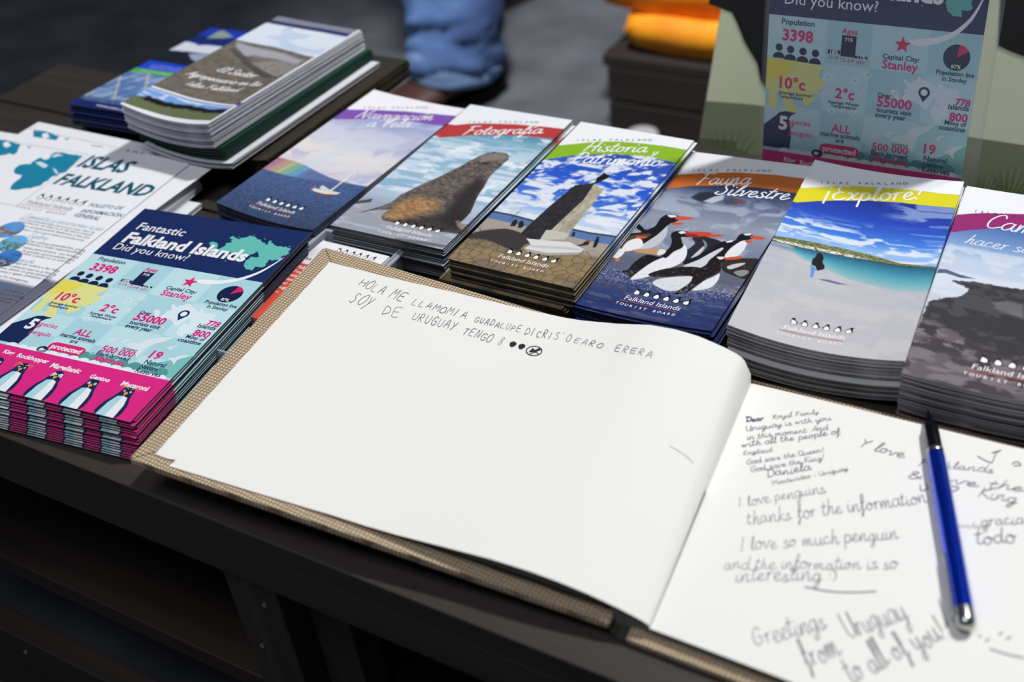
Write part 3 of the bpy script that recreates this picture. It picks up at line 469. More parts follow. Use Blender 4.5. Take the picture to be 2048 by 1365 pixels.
def art_explore(L):
    p = Paint(L.w, L.l); U, V = p.U, p.V
    p.vgrad([(0, rgb(24, 44, 140)), (45, rgb(26, 48, 150)), (70, rgb(34, 74, 190)), (92, rgb(70, 130, 225)), (105, rgb(150, 190, 240)), (210, rgb(150, 190, 240))])
    w = cloudy(U-.2*V, V, .06, .17, 101, .5, .66); p.mix(w*sstep((V-66)/22)*.95, rgb(226, 234, 246)); p.mix(.8*cloudy(U, V, .05, .2, 104, .5, .62)*sstep((U-55)/25)*sstep((V-30)/10)*sstep((75-V)/15), rgb(150, 170, 214))
    h0 = [(0.8,111.0),(13.0,107.7),(27.0,106.0),(44.0,105.7),(64.0,107.9),(84.1,113.6),(104.5,114.6)]; h1 = [(1.9,117.9),(15.4,116.9),(29.5,116.0),(46.3,115.5),(65.5,115.3),(84.8,117.3),(104.9,117.1)]; s1 = [(9.1,120.1),(14.4,124.0),(22.5,127.8),(39.3,133.3),(54.4,139.1),(71.3,142.9),(87.5,145.6),(107.6,144.5)]
    e = lambda q: [(-9, q[0][1])]+q+[(109, q[-1][1])]
    p.mix(p.below(e(h0), .4), rgb(96, 104, 62)); nz = fbm(U*.7, V*1.5, 4, 111); hb = p.below(e(h0))*p.above(e(h1)); p.mix(hb*sstep((nz-.45)/.15)*.7, rgb(170, 168, 104)); h15 = [(a[0], a[1]*.45+b[1]*.55) for a, b in zip(h0, h1)]; p.mix(p.below(e(h15), .6)*hb*sstep((70-U)/20)*sstep((nz-.35)/.15), rgb(230, 228, 222)); p.mix(p.below(e([(a, b-1) for a, b in h1]))*p.above(e(h1)), rgb(58, 56, 50))
    sea = p.below(e(h1)); p.mix(sea, rgb(60, 130, 160)); t = np.clip((V-np.interp(U, [q[0] for q in h1], [q[1] for q in h1]))/(1e-3+np.interp(U, [q[0] for q in s1], [q[1] for q in s1])-np.interp(U, [q[0] for q in h1], [q[1] for q in h1])), 0, 1)
    tt = t[..., None]; colr = np.array(rgb(36, 96, 130))*(1-tt)**2+np.array(rgb(70, 178, 196))*2*tt*(1-tt)+np.array(rgb(164, 190, 196))*tt**2+.05*(nz[..., None]-.5); p.c = p.c*(1-sea[..., None])+colr*sea[..., None]
    sd_ = p.below(e(s1), 1.0); left = sstep(([(18.2,127.4)][0][0]-U)/8); p.mix(sd_, rgb(196, 196, 202)); p.mix(sea*left, rgb(190, 192, 200)); p.mix(sea*left*.6*np.exp(-((V-[(15.0,120.9)][0][1])/2.5)**2), rgb(80, 110, 150))
    sand = np.maximum(sd_, sea*left); p.mix(sand*.5*sstep((V-130)/60), rgb(206, 204, 204)); p.mix(sand*.25*cloudy(U, V, .02, .09, 121, .45, .6), rgb(170, 172, 184))
    p.poly([(30.4,132.0),(29.7,125.7),(30.9,121.7),(30.6,118.7),(32.2,116.7),(34.2,117.7),(36.0,121.7),(36.2,126.3),(38.8,130.4),(39.2,133.8),(35.5,137.4),(33.3,132.7)], rgb(24, 24, 30), .4); p.poly([(30.0,132.7),(32.3,133.2),(34.3,135.4),(34.4,140.5),(34.9,145.8),(32.8,146.2),(32.1,140.2)], rgb(96, 156, 216), .35); p.poly([(38.4,145.6),(44.7,144.3),(57.6,146.0),(50.8,147.1),(41.1,146.5)], rgb(98, 108, 146), .5)
    top = [(2.3,42.8),(23.5,29.5),(37.5,24.2),(51.8,21.3),(74.8,18.5),(103.6,19.7)]; bot = [(2.6,63.8),(14.6,55.5),(27.9,48.5),(48.5,40.9),(69.6,37.3),(103.6,37.7)]
    top = [(-5, top[0][1])]+top+[(110, top[-1][1])]; bot = [(-5, bot[0][1])]+bot+[(110, bot[-1][1])]
    p.mix(p.above(top), rgb(246, 247, 250)); p.mix(p.below(top)*p.above(bot), rgb(226, 216, 28))
    return p
def art_camp(L):
    p = Paint(L.w, L.l); U, V = p.U, p.V
    p.vgrad([(0, rgb(70, 110, 180)), (45, rgb(70, 108, 176)), (70, rgb(120, 154, 206)), (90, rgb(190, 206, 228)), (120, rgb(206, 214, 230)), (210, rgb(180, 184, 196))])
    p.mix(.6*cloudy(U, V, .03, .14, 131, .45, .65)*sstep((V-60)/20), rgb(224, 230, 240)); p.poly([(0.7,107.6),(5.1,106.5),(12.7,108.8),(23.2,110.1),(14.6,112.5),(5.2,110.7),(-0.9,113.2)], rgb(84, 98, 128), .5)
    rk = [(9.6,117.4),(23.7,113.5),(36.3,113.2),(52.2,112.6)]+[(106, 110), (106, 225), (-2, 225)]+[(-0.7,208.7),(-0.3,183.0),(1.1,145.0),(4.3,141.3),(17.9,132.0),(21.6,122.3),(17.2,120.4)]
    m = p.poly(rk, rgb(54, 52, 56), .5, rough=1.2); n = fbm(U*.09, V*.16, 5, 141); lo = [(1.1,164.6),(14.1,167.7),(40.4,180.9),(60.9,180.1)]; bl = p.below([(-5, lo[0][1])]+lo+[(110, lo[-1][1])], 6)
    p.mix(m*.35*sstep((n-.5)/.1), rgb(112, 108, 112)); p.mix(m*bl*.85*sstep((n-.42)/.12), rgb(150, 142, 146)); p.mix(m*bl*.5*sstep((fbm(U*.1, V*.3, 4, 147)-.5)/.1), rgb(70, 64, 70)); p.mix(m*bl*.3*sstep((V-160)/30), rgb(96, 78, 84))
    p.poly([(36.6,131.9),(44.5,126.8),(54.2,128.2),(56.2,143.3),(46.3,139.9),(38.6,136.9)], rgb(140, 138, 140), 2, .6)
    top = [(0.9,39.4),(9.8,34.6),(17.5,31.3),(40.8,25.0)]; bot = [(2.0,62.0),(10.5,56.0),(20.5,50.7),(42.9,41.6)]
    top = [(-5, top[0][1]+1)]+top+[(80, top[-1][1]+.5), (110, top[-1][1]+3)]; bot = [(-5, bot[0][1])]+bot+[(80, bot[-1][1]), (110, bot[-1][1]+3)]
    p.mix(p.above(top), rgb(240, 240, 245)); p.mix(p.below(top)*p.above(bot), rgb(150, 30, 110))
    return p
def art_sector(L):
    p = Paint(L.w, L.l); U, V = p.U, p.V
    p.vgrad([(0, rgb(240, 243, 250)), (55, rgb(226, 236, 250)), (210, rgb(226, 236, 250))]); p.mix(.5*cloudy(U, V, .04, .1, 151, .5, .65), rgb(176, 202, 238))
    e = lambda q: [(-9, q[0][1])]+q+[(109, q[-1][1])]
    n = fbm(U*.12, V*.2, 5, 161); f0 = e([(1.7,62.4),(20.0,60.7),(41.9,59.2),(66.8,61.7),(91.1,66.5)]); bl = [(2.6,170.9),(24.2,169.3),(46.8,169.8),(69.2,169.9),(90.4,171.0)]; bl = e(bl)
    fl = p.below(f0); p.mix(fl, rgb(112, 106, 96)); p.mix(fl*.7*sstep((n-.45)/.15), rgb(134, 122, 112)); p.mix(fl*.5*sstep((fbm(U*.3, V*.5, 4, 166)-.55)/.1), rgb(90, 84, 74))
    p.poly([(11.7,78.3),(4.5,65.7),(25.0,66.7),(59.2,66.4),(91.5,75.4),(90.1,84.7),(58.8,79.8),(37.4,81.5),(28.8,87.6)], rgb(190, 192, 206), 3, .8)
    p.poly([(29.9,91.6),(47.0,92.9),(61.7,83.3),(92.0,84.3),(101.7,104.4),(85.5,111.8),(58.8,101.6)], rgb(150, 148, 144), 2, .8, nz=(.3, 1.2, 1.6)); p.poly([(8.6,80.1),(10.6,74.2),(49.7,96.2),(92.7,114.9),(79.0,117.3),(41.3,99.6)], rgb(72, 68, 64), 1.5, .7)
    l2 = [(x, y+3.2) for x, y in bl]; l3 = [(x, y+4.6) for x, y in bl]; l4 = [(x, y+6) for x, y in bl]
    p.mix(p.below(bl), rgb(238, 240, 248)); p.mix(p.below(l2)*p.above(l3), rgb(36, 62, 170))
    low = p.below(l4); lb = e([(0.8,207.1),(26.7,204.6),(48.4,204.1),(64.6,203.4),(88.8,202.5)]); p.mix(low, rgb(120, 170, 232)); p.mix(low*.8*cloudy(U, V, .06, .2, 171, .45, .6), rgb(226, 236, 248))
    c0 = [(0.4,189.1),(9.6,186.2),(25.5,185.5),(50.3,182.1),(84.3,182.0)]; c0 = e(c0); g0 = [(x, y+3) for x, y in c0]; p.mix(p.below(g0, .8), rgb(106, 116, 82)); cows = np.exp(-((V-np.interp(U, [q[0] for q in c0], [q[1] for q in c0])-3.5-5*(fbm(U*.12, V*0, 2, 175)-.5))/(2.2+2.8*fbm(U*.5, U*0, 3, 177)))**4); p.mix(cows*sstep((U-4)/8), rgb(20, 20, 24)); p.mix(p.below(lb), rgb(240, 241, 248))
    nv = e([(7.8,17.5),(30.7,16.6),(65.0,15.9),(98.1,17.3)]); p.mix(p.above(nv, .8), rgb(52, 58, 104)); p.mix(p.above([(x, y-7) for x, y in nv]), rgb(140, 142, 160)); mg = p.U > 95.5; p.mix(mg*1.0, rgb(238, 240, 248)); p.mix((mg & (np.abs(V-170) < 3))*1.0, rgb(30, 40, 160))
    return p
def art_blue(L):
    p = Paint(L.w, L.l, .8, 1.0); U, V = p.U, p.V; e = lambda q: [(-9, q[0][1])]+q+[(109, q[-1][1])]
    p.vgrad([(0, rgb(24, 60, 180)), (210, rgb(30, 70, 215))])
    p.mix(p.below([(0, 22), (99, 26)]), rgb(18, 40, 110)); p.poly([(15.6,28.5),(14.5,7.5),(18.9,3.3),(41.9,17.0),(33.3,23.7)], rgb(150, 170, 160), 1.2)
    a = e([(3.6,42.1),(18.9,45.3),(49.2,44.4)]); b = e([(1.5,67.4),(22.9,65.9),(51.8,65.1)]); p.mix(p.below(a)*p.above(b), rgb(226, 232, 246)); p.poly([(8.8,40.7),(26.3,38.9),(49.2,44.4),(30.1,43.8),(21.3,48.5)], rgb(24, 50, 140), .8)
    c = e([(2.4,96.8),(24.1,97.6),(46.4,99.6)]); p.mix(p.below(b)*p.above(c), rgb(24, 30, 44)); p.poly([(26.6,70.5),(41.8,66.4),(52.7,66.2),(53.0,88.2),(40.7,83.4)], rgb(160, 178, 205), 1)
    d = e([(2.5,117.3),(28.8,117.9),(52.8,117.7)]); f = e([(5.0,126.5),(30.2,126.7),(53.0,128.1)]); p.mix(p.below(c)*p.above(d), rgb(30, 74, 220)); p.mix(p.below(d)*p.above(f), rgb(84, 190, 60))
    g = e([(-0.8,196.3),(26.9,197.8),(51.4,198.9)]); ph = p.below(f)*p.above(g); p.mix(ph, rgb(96, 130, 190)); p.mix(ph*.7*cloudy(U, V, .05, .12, 181, .42, .6), rgb(176, 196, 224)); p.mix(ph*.8*sstep((np.abs(((U+V*.6) % 17)-8)-7.3)/.5), rgb(70, 80, 90)); p.mix(ph*.8*sstep((np.abs(((U*.7-V*.5) % 23)-11)-10.3)/.5), rgb(206, 204, 190)); p.mix(ph*.6*sstep((V-g[1][1]+10)/6), rgb(40, 60, 110))
    return p

# ------------------------------------------------------------------ the infographic (152 x 208)
TEAL = rgb(176, 221, 231)
def info_art(L, parent):
    l = L.l; A = {}
    def I(c): return A.setdefault(c, Ink())
    def add(name, c, lift, draw): k = Ink(); draw(k); link(name, L.inkmesh(name, k, inkmat(c), lift), parent)
    D = lambda pts: dn(l, pts)
    # tinted squares of the ground, sun square, hills
    cols = [[(4.6,100.4),(44.8,95.8),(79.0,91.8),(120.1,87.1)]][0]; ux = [0]+[c[0] for c in cols[1:]]+[L.w]
    vy = [q[1] for q in [[(4.0,95.5),(6.0,132.3),(48.6,154.1)]][0]]
    def tiles(k, par):
        ys = [52]+vy+[165]
        for i in range(4):
            for j in range(4):
                if (i+j) % 2 == par and not (i == 0 and j == 1): k.poly(D([(ux[i], ys[j]), (ux[i+1], ys[j]), (ux[i+1], ys[j+1]), (ux[i], ys[j+1])]))
    add('pale_squares', rgb(196, 232, 240), .03, lambda k: tiles(k, 0)); 
    sq = [(4.4,95.8),(43.3,96.9)]; s1 = D([(0, sq[0][1]), (ux[1], sq[1][1]), (ux[1]-6, sq[0][1]+14), (ux[1]-2, sq[0][1]+24), (12, sq[0][1]+27), (0, sq[0][1]+24)])
    def sun(k):
        k.poly(s1); c = (3, l-sq[0][1]-1)
        for a in (-20, -42, -64, -84): r = 46 if a != -84 else 38; k.poly([c, (c[0]+r*math.cos(math.radians(a-6)), c[1]+r*math.sin(math.radians(a-6))), (c[0]+r*math.cos(math.radians(a+6)), c[1]+r*math.sin(math.radians(a+6)))])
    add('sunshine', rgb(232, 234, 150), .04, sun)
    add('sun', rgb(240, 226, 92), .052, lambda k: k.poly([(0, l-sq[0][1]-.5), (14+8, l-sq[0][1]-2.2)]+[(0+22*math.cos(math.radians(-a)), l-sq[0][1]-.5+17*math.sin(math.radians(-a))) for a in range(8, 91, 8)]))
    hl = [(71.6,167.2),(87.8,163.0),(102.8,165.8),(122.0,164.5),(136.9,157.1),(156.8,144.8),(159.7,144.4)]; pk = [(5.5,167.8),(43.5,168.5),(79.7,168.7),(115.9,170.6),(150.0,173.6),(163.3,174.0)]
    add('far_hills', rgb(130, 196, 194), .042, lambda k: k.poly(D([(ux[2]+6, 160)]+hl[:-1]+[(L.w, hl[-1][1]-2), (L.w, 168), (ux[2]+6, 168)])))
    def scal(k, y0, a0, w, r, deep):
        n = int((L.w-a0)/w)+1
        for i in range(n):
            c = a0+w*(i+.5)
            if c+w*.55 < L.w: k.poly(D([(c-w*.55, y0+deep)]+[(c-w*.55*math.cos(t*math.pi/8), y0-r*math.sin(t*math.pi/8)) for t in range(9)]+[(c+w*.55, y0+deep)]))
    PV = sum(q[1] for q in pk)/len(pk); hv = .0
    add('near_hills', rgb(84, 160, 160), .05, lambda k: scal(k, PV-4, 62, 11, 5.5, 6))
    add('surf', rgb(236, 246, 250), .064, lambda k: scal(k, PV-.5, 14, 9.2, 3.2, 2))
    add('pink_ground', PINK, .076, lambda k: k.poly(D([(0, PV), (L.w, PV), (L.w, l-.05), (0, l-.05)])))
    nb = [(4.5,58.5),(41.2,60.7),(88.4,63.2),(124.7,65.3),(159.2,67.2)]; NV = sum(q[1] for q in nb)/len(nb)
    add('navy_header', rgb(22, 44, 98), .04, lambda k: k.poly(D([(0, .05), (L.w, .05), (L.w, NV), (0, NV)])))
    # islands in the header and the pale ones behind the pin
    base = [(1040,210),(1060,205),(1085,222),(1070,245),(1095,240),(1110,232),(1125,215),(1150,212),(1148,185),(1165,182),(1185,195),(1215,188),(1250,178),(1275,190),(1300,205),(1322,218),(1308,236),(1268,262),(1240,275),(1215,292),(1190,290),(1175,272),(1150,262),(1120,252),(1085,262),(1050,240)]
    east = [(1290,240),(1305,225),(1330,222),(1342,202),(1355,215),(1372,228),(1400,232),(1440,240),(1436,268),(1395,282),(1402,296),(1360,300),(1335,298),(1322,325),(1300,335),(1270,330),(1255,350),(1225,345),(1210,325),(1225,300),(1250,282),(1285,285),(1280,262)]
    W0 = [(84.2,28.6),(86.5,26.8),(93.4,29.7),(94.8,35.5),(97.9,33.5),(99.0,31.1),(98.6,26.7),(102.0,25.1),(97.3,18.9),(99.5,17.6),(104.8,19.9),(108.4,17.2),(112.4,13.6),(118.3,15.6),(124.5,18.1),(130.0,20.3),(130.6,24.9),(128.4,32.2),(126.0,36.1),(124.8,40.8),(120.6,41.2),(115.5,37.8),(110.1,36.4),(103.8,35.3),(99.9,38.8),(90.8,35.1)]
    E0 = [(128.4,26.5),(128.4,22.5),(131.9,21.0),(130.6,15.9),(134.7,18.5),(139.3,20.8),(144.2,20.8),(151.5,21.2),(155.0,27.6),(150.8,32.2),(153.9,35.0),(148.1,37.4),(144.1,37.8),(146.0,44.2),(144.2,47.1),(138.9,47.1),(139.6,52.0),(134.3,52.0),(129.1,48.2),(127.6,42.2),(128.7,37.3),(134.5,36.7),(130.2,31.8)]
    def jag(p, a):
        R_ = random.Random(5); out = []
        for i in range(len(p)):
            x0, y0 = p[i]; x1, y1 = p[(i+1) % len(p)]; L_ = math.hypot(x1-x0, y1-y0); n = max(2, int(L_/1.1))
            for k in range(n): t = k/n; q = a if k else 0; out.append((x0+(x1-x0)*t+R_.uniform(-q, q)*1.3, y0+(y1-y0)*t+R_.uniform(-q, q)))
        return out
    cxy = np.mean(W0+E0, 0)
    def isl(k, f): 
        k.poly(D([f(*q) for q in jag(W0, .8)])); k.poly(D([f(*q) for q in jag(E0, .7)])); R_ = random.Random(2)
        for i in range(26): a = R_.uniform(0, 6.28); q = (cxy[0]+34*math.cos(a)*R_.uniform(.75, 1.12), cxy[1]+17*math.sin(a)*R_.uniform(.8, 1.2)); r = R_.uniform(.3, .9); x, y = f(*q); k.poly(D([(x-r, y), (x, y-r*.5), (x+r*1.3, y+.2), (x, y+r*.6)]))
    add('islands_map', rgb(104, 196, 186), .06, lambda k: isl(k, lambda x, y: (x, y)))
    c2 = [(123.3,112.0)][0]; add('pale_islands_map', rgb(226, 242, 247), .056, lambda k: isl(k, lambda x, y: (c2[0]+(x-cxy[0])*.72, c2[1]+(y-cxy[1])*.85)))
    # swoosh from the capital's star to the map
    sw = [(105.5,72.9),(113.7,72.5),(125.3,69.7),(136.3,63.8),(145.1,54.3),(150.0,44.4)]; tp = [(153.7,33.0),(154.2,37.2)]
    mid = [sw[0], sw[1], sw[2], sw[3], sw[4], sw[5]]; path = mid+[tp[0]]
    def swoosh(k):
        q = catmull(D(path), 8); n = len(q); d = np.gradient(q, axis=0); Ln = np.hypot(d[:, 0], d[:, 1]); nn = np.stack([-d[:, 1]/Ln, d[:, 0]/Ln], 1); w = np.interp(np.linspace(0, 1, n), [0, .15, .5, 1], [1.2, 2.6, 1.7, .35])[:, None]
        k.add(np.vstack([q+nn*w, q-nn*w]), [(n+i, n+i+1, i+1, i) for i in range(n-1)])
    add('swoosh', rgb(246, 249, 252), .07, swoosh)
    stc = [(101.3,75.6)][0]
    def star(k): c = (stc[0], l-stc[1]); r = 6.3; k.poly([(c[0]+r*(1 if i % 2 == 0 else .42)*math.cos(math.radians(90+36*i)), c[1]+r*(1 if i % 2 == 0 else .42)*math.sin(math.radians(90+36*i))) for i in range(10)])
    add('star', rgb(230, 38, 110), .088, star); add('map_dot', rgb(230, 60, 110), .088, lambda k: k.disc((tp[0][0], l-tp[0][1]), 1.0, 10))
    # people, bars, pie, pin, penguin
    def people(k):
        for x, y in [(9.1,87.1),(18.2,87.9),(27.9,88.4),(37.6,88.8)]:
            k.disc((x, l-y), 2.9, 18); k.poly([(x-4.6, l-y-8.2)]+[(x-4.6*math.cos(t*math.pi/10), l-y-7.2+3.6*math.sin(t*math.pi/10)) for t in range(11)]+[(x+4.6, l-y-8.2)])
        b = [(56.6,73.0),(67.6,88.7),(46.9,84.6),(56.3,87.7),(67.4,87.1),(76.8,89.2)]
        for i in (0, 2, 4): x0, y0 = b[i]; x1, y1 = b[i+1]; k.poly(D([(x0, y0), (x1, y0), (x1, y1), (x0, y1)]))
    add('people_and_bars', rgb(20, 34, 72), .07, people)
    pc = [(140.1,80.6)][0]; add('pie_disc', rgb(20, 32, 70), .07, lambda k: k.disc((pc[0], l-pc[1]), 9.4, 36)); add('pie_slice', rgb(225, 34, 110), .085, lambda k: k.poly([(pc[0], l-pc[1])]+[(pc[0]+9.4*math.sin(math.radians(a)), l-pc[1]+9.4*math.cos(math.radians(a))) for a in range(8, 58, 7)]))
    pn = [(120.8,108.6),(120.8,114.6)]
    add('pin', rgb(28, 48, 104), .07, lambda k: (k.disc((pn[0][0], l-pn[0][1]), 4.2, 24), k.poly([(pn[0][0]-3.9, l-pn[0][1]-1.4), (pn[1][0], l-pn[1][1]-1.4), (pn[0][0]+3.9, l-pn[0][1]-1.4)]))); add('pin_hole', rgb(240, 247, 250), .085, lambda k: k.disc((pn[0][0], l-pn[0][1]), 2.5, 20))
    bp = [(5.5,149.7),(8.3,142.3),(12.4,138.0),(17.5,136.6),(21.8,137.0),(26.1,136.8),(22.0,139.6),(20.1,142.5),(21.9,149.2),(22.8,157.9),(22.0,167.8),(5.8,167.9)]; add('penguin_head_drawing', rgb(20, 38, 88), .06, lambda k: k.poly(D([(0, bp[0][1])]+bp[1:-1]+[(0, bp[-1][1])])))
    def flakes(k):
        for (x, y), r in zip([(48.9,105.9),(69.2,105.9),(78.3,100.7),(54.9,99.8),(45.1,119.6),(75.8,115.7),(53.5,131.9),(69.6,130.6),(60.7,101.2)], (4, 3.6, 3.4, 2, 2.4, 2.4, 2.8, 2.8, 1.4)):
            for a in range(0, 180, 60):
                dx, dy = r*math.cos(math.radians(a+30)), r*math.sin(math.radians(a+30)); k.stroke([(x-dx, l-y-dy), (x+dx, l-y+dy)], .7, 1)
                for s_ in (-.6, .6):
                    for b in (50, -50): k.stroke([(x+dx*s_, l-y+dy*s_), (x+dx*s_+np.sign(s_)*r*.35*math.cos(math.radians(a+30+b)), l-y+dy*s_+np.sign(s_)*r*.35*math.sin(math.radians(a+30+b)))], .5, 1)
    add('snowflakes', rgb(228, 244, 249), .066, flakes)
    gull = [(0, 0), (.16, -.1), (.32, -.12), (.42, -.28), (.7, -.42), (1, -.5), (.88, -.32), (.66, -.15), (.56, 0), (.6, .35), (.5, .22), (.35, .1), (.15, .06)]
    def birds(k):
        for (x, y), s_ in zip([(100.0,147.4),(94.1,145.4),(84.5,146.8),(131.9,142.7),(140.1,152.0)], (31, 9, 7, 8, 14)): k.poly(D([(x+a*s_, y+b*s_) for a, b in gull]))
    add('birds', rgb(226, 238, 244), .066, birds)
    wh = [(40.2,167.7)][0]; add('whale', rgb(24, 36, 76), .07, lambda k: (k.disc((wh[0]+4.5, l-wh[1]), 4.6, 20, 3.4), k.poly([(wh[0]+8, l-wh[1]+2.6), (wh[0]+8.5, l-wh[1]+5), (wh[0]+12, l-wh[1]+3.4), (wh[0]+9.5, l-wh[1]+1), (wh[0]+8, l-wh[1]-1)]))); add('whale_belly', rgb(220, 232, 240), .085, lambda k: k.disc((wh[0]+3.8, l-wh[1]), 2.0, 12, 1.4))
    pl = [(47.3,164.1),(76.5,162.4)]
    add('pill', rgb(226, 36, 120), .07, lambda k: k.stroke([(pl[0][0]+3, l-(pl[0][1]+pl[1][1])/2+.6), (pl[1][0]-3, l-(pl[0][1]+pl[1][1])/2+.6)], 8.6, 1))
    dark = rgb(38, 52, 92)
    T = {}
    def t(c, txt, p, b=0, sh=0, sq=1):
        p = D(p); y = (p[0][1]+p[1][1])/2; k = Ink(); text(k, txt, (p[0][0], y), (p[1][0], y), b+(.012 if c == 'navy' else 0), sh, sq); link('lettering', L.inkmesh('lettering', k, inkmat({'white': WHITE, 'pink': rgb(226, 34, 128), 'navy': dark}[c]), .1), parent)
    for c, items in (('white', [('Fantastic', [(12.3,25.0),(57.4,28.7)], .01), ('Falkland Islands', [(12.1,40.3),(125.9,48.2)], .035), ('Did you know?', [(11.6,52.2),(80.9,56.2)], .0),
            ('71%', [(59.0,77.0),(64.9,77.3)], .02), ('18%', [(48.7,87.6),(55.0,87.9)], .02), ('11%', [(69.5,89.3),(75.6,89.8)], .02), ('87%', [(137.2,88.3),(143.8,88.7)], .02), ('protected', [(48.9,164.9),(75.1,164.8)], .03), ('5', [(12.3,151.4),(19.3,151.7)], .04),
            ('King', [(18.2,178.3),(27.6,178.6)], .03), ('Rockhopper', [(31.5,178.3),(59.5,180.1)], .03), ('Magellanic', [(63.7,181.1),(89.4,181.9)], .03), ('Gentoo', [(99.3,183.4),(116.0,182.9)], .03), ('Macaroni', [(125.8,183.2),(147.5,183.3)], .03)]),
        ('pink', [('3398', [(11.3,81.3),(35.1,81.2)], .035), ('Ages', [(56.2,71.9),(67.9,71.8)], .02), ('0-14', [(47.7,91.5),(55.0,91.7)], 0), ('15-64', [(57.2,92.7),(66.7,92.8)], 0), ('65+', [(69.1,93.0),(75.5,93.2)], 0), ('Stanley', [(88.2,93.2),(114.2,94.9)], .02),
            ('10°c', [(10.9,118.3),(31.6,118.3)], .03), ('2°c', [(55.1,121.1),(69.8,120.9)], .03), ('55000', [(87.2,122.7),(113.1,123.4)], .03), ('778', [(143.8,115.2),(154.4,114.8)], .03), ('800', [(141.0,127.1),(154.1,126.7)], .03), ('species', [(20.3,146.4),(37.8,146.6)], .01), ('of', [(20.5,149.7),(24.7,149.8)], .01), ('penguin', [(20.9,155.3),(39.3,155.4)], .01),
            ('ALL', [(54.4,148.0),(69.5,147.9)], .02), ('500 000', [(87.2,157.5),(114.6,158.5)], .02), ('Albatross', [(87.4,166.7),(114.3,167.5)], .03), ('19', [(125.9,154.9),(134.7,154.9)], .03)]),
        ('navy', [('Population', [(10.1,68.7),(35.5,69.7)], .01), ('Capital City:', [(87.8,86.4),(114.5,87.5)], .01), ('Population live', [(127.4,93.3),(154.1,94.0)], .01), ('in Stanley', [(132.1,97.9),(149.7,98.4)], .01), ('Average Summer', [(10.7,123.1),(37.2,123.4)], .01), ('Temperature', [(10.8,126.1),(30.5,126.5)], .01), ('Average Winter', [(50.0,125.5),(74.3,125.9)], .01), ('Temperature', [(52.4,128.3),(71.8,128.6)], .01),
            ('Over', [(87.3,115.8),(97.0,116.0)], .01), ('tourists visit', [(87.4,127.3),(113.6,127.9)], .01), ('every year', [(87.0,131.6),(110.1,131.7)], .01), ('Islands', [(139.3,118.2),(154.0,118.7)], .01), ('Miles of', [(138.3,130.4),(153.9,130.5)], .01), ('coastline', [(134.7,134.5),(153.5,134.9)], .01), ('marine animals', [(46.4,151.8),(77.2,152.5)], .01), ('are', [(58.6,156.1),(65.1,156.3)], .01),
            ('(estimated)', [(101.6,151.7),(114.1,152.1)], .0), ('Black-browed', [(86.8,161.4),(114.5,162.3)], .01), ('Natural', [(126.8,160.7),(143.9,160.6)], .01), ('Nature', [(126.5,165.2),(141.4,165.2)], .01), ('Reserves', [(126.6,169.5),(147.2,169.9)], .01)])):
        for s_, p, b in items: t(c, s_, p, b)
    # the five penguins standing in the pink ground
    heads = [(21.1,186.2),(43.8,187.6),(74.8,189.0),(105.1,191.4),(134.7,193.6)]
    for i, (x, v) in enumerate(heads):
        Nv, Wh, Bl, Yl, Ey = Ink(), Ink(), Ink(), Ink(), Ink(); y = l-(PV+17.5); x = x+.5
        Nv.poly(catmull([(x-4, y+3.6), (x, y+5.4), (x+4, y+3.6), (x+5, y), (x+6.5, y-5), (x+9.5, y-12), (x+8.5, .05), (x-8.5, .05), (x-9.5, y-12), (x-6.5, y-5), (x-5, y)], 3, True).clip([-99, .05], [L.w, 999]).tolist() if x > 3 else [(0, y), (4, y-6), (6, .05), (0, .05)])
        if x >= 4:
            Wh.poly([(x, y-3.4), (x+4, y-4.4), (x+6.4, y-11), (x+7.2, .06), (x, .06)]); Bl.poly([(x, y-3.4), (x-4, y-4.4), (x-6.4, y-11), (x-7.2, .06), (x, .06)])
            Yl.poly([(x-1.5, y-.8), (x, y-3.2), (x+1.5, y-.8), (x, y+.6)])
            if i == 2:
                Wh.stroke([(x-4.2, y-.5), (x-3.5, y+2.6), (x-1, y+1.6)], .9, 4); Wh.stroke([(x+4.2, y-.5), (x+3.5, y+2.6), (x+1, y+1.6)], .9, 4)
            for s_ in (-1, 1):
                Ey.disc((x+s_*2.5, y+.9), 1.25 if i != 1 and i != 4 else .9, 10)
                if i in (1, 4):
                    for a in (0, 1.4, 2.8): Yl.stroke([(x+s_*1.2, y+3.2), (x+s_*(4+a*.6), y+4.6+a*.6-(i == 1)*1.5), (x+s_*(7.5), y+2.4+a-(i == 1)*2)], .55, 3, w1=.15)
        pb = link('penguin_drawing', L.inkmesh('penguin_drawing', Nv, inkmat(rgb(24, 38, 84)), .088), parent)
        for n_, k, c, lf in (('white_belly', Wh, rgb(238, 246, 250), .102), ('blue_belly', Bl, rgb(178, 220, 232), .102), ('beak', Yl, rgb(232, 172, 50), .135), ('eyes', Ey, rgb(200, 206, 170), .125)):
            if k.f: link(n_, L.inkmesh(n_, k, inkmat(c), lf), pb)

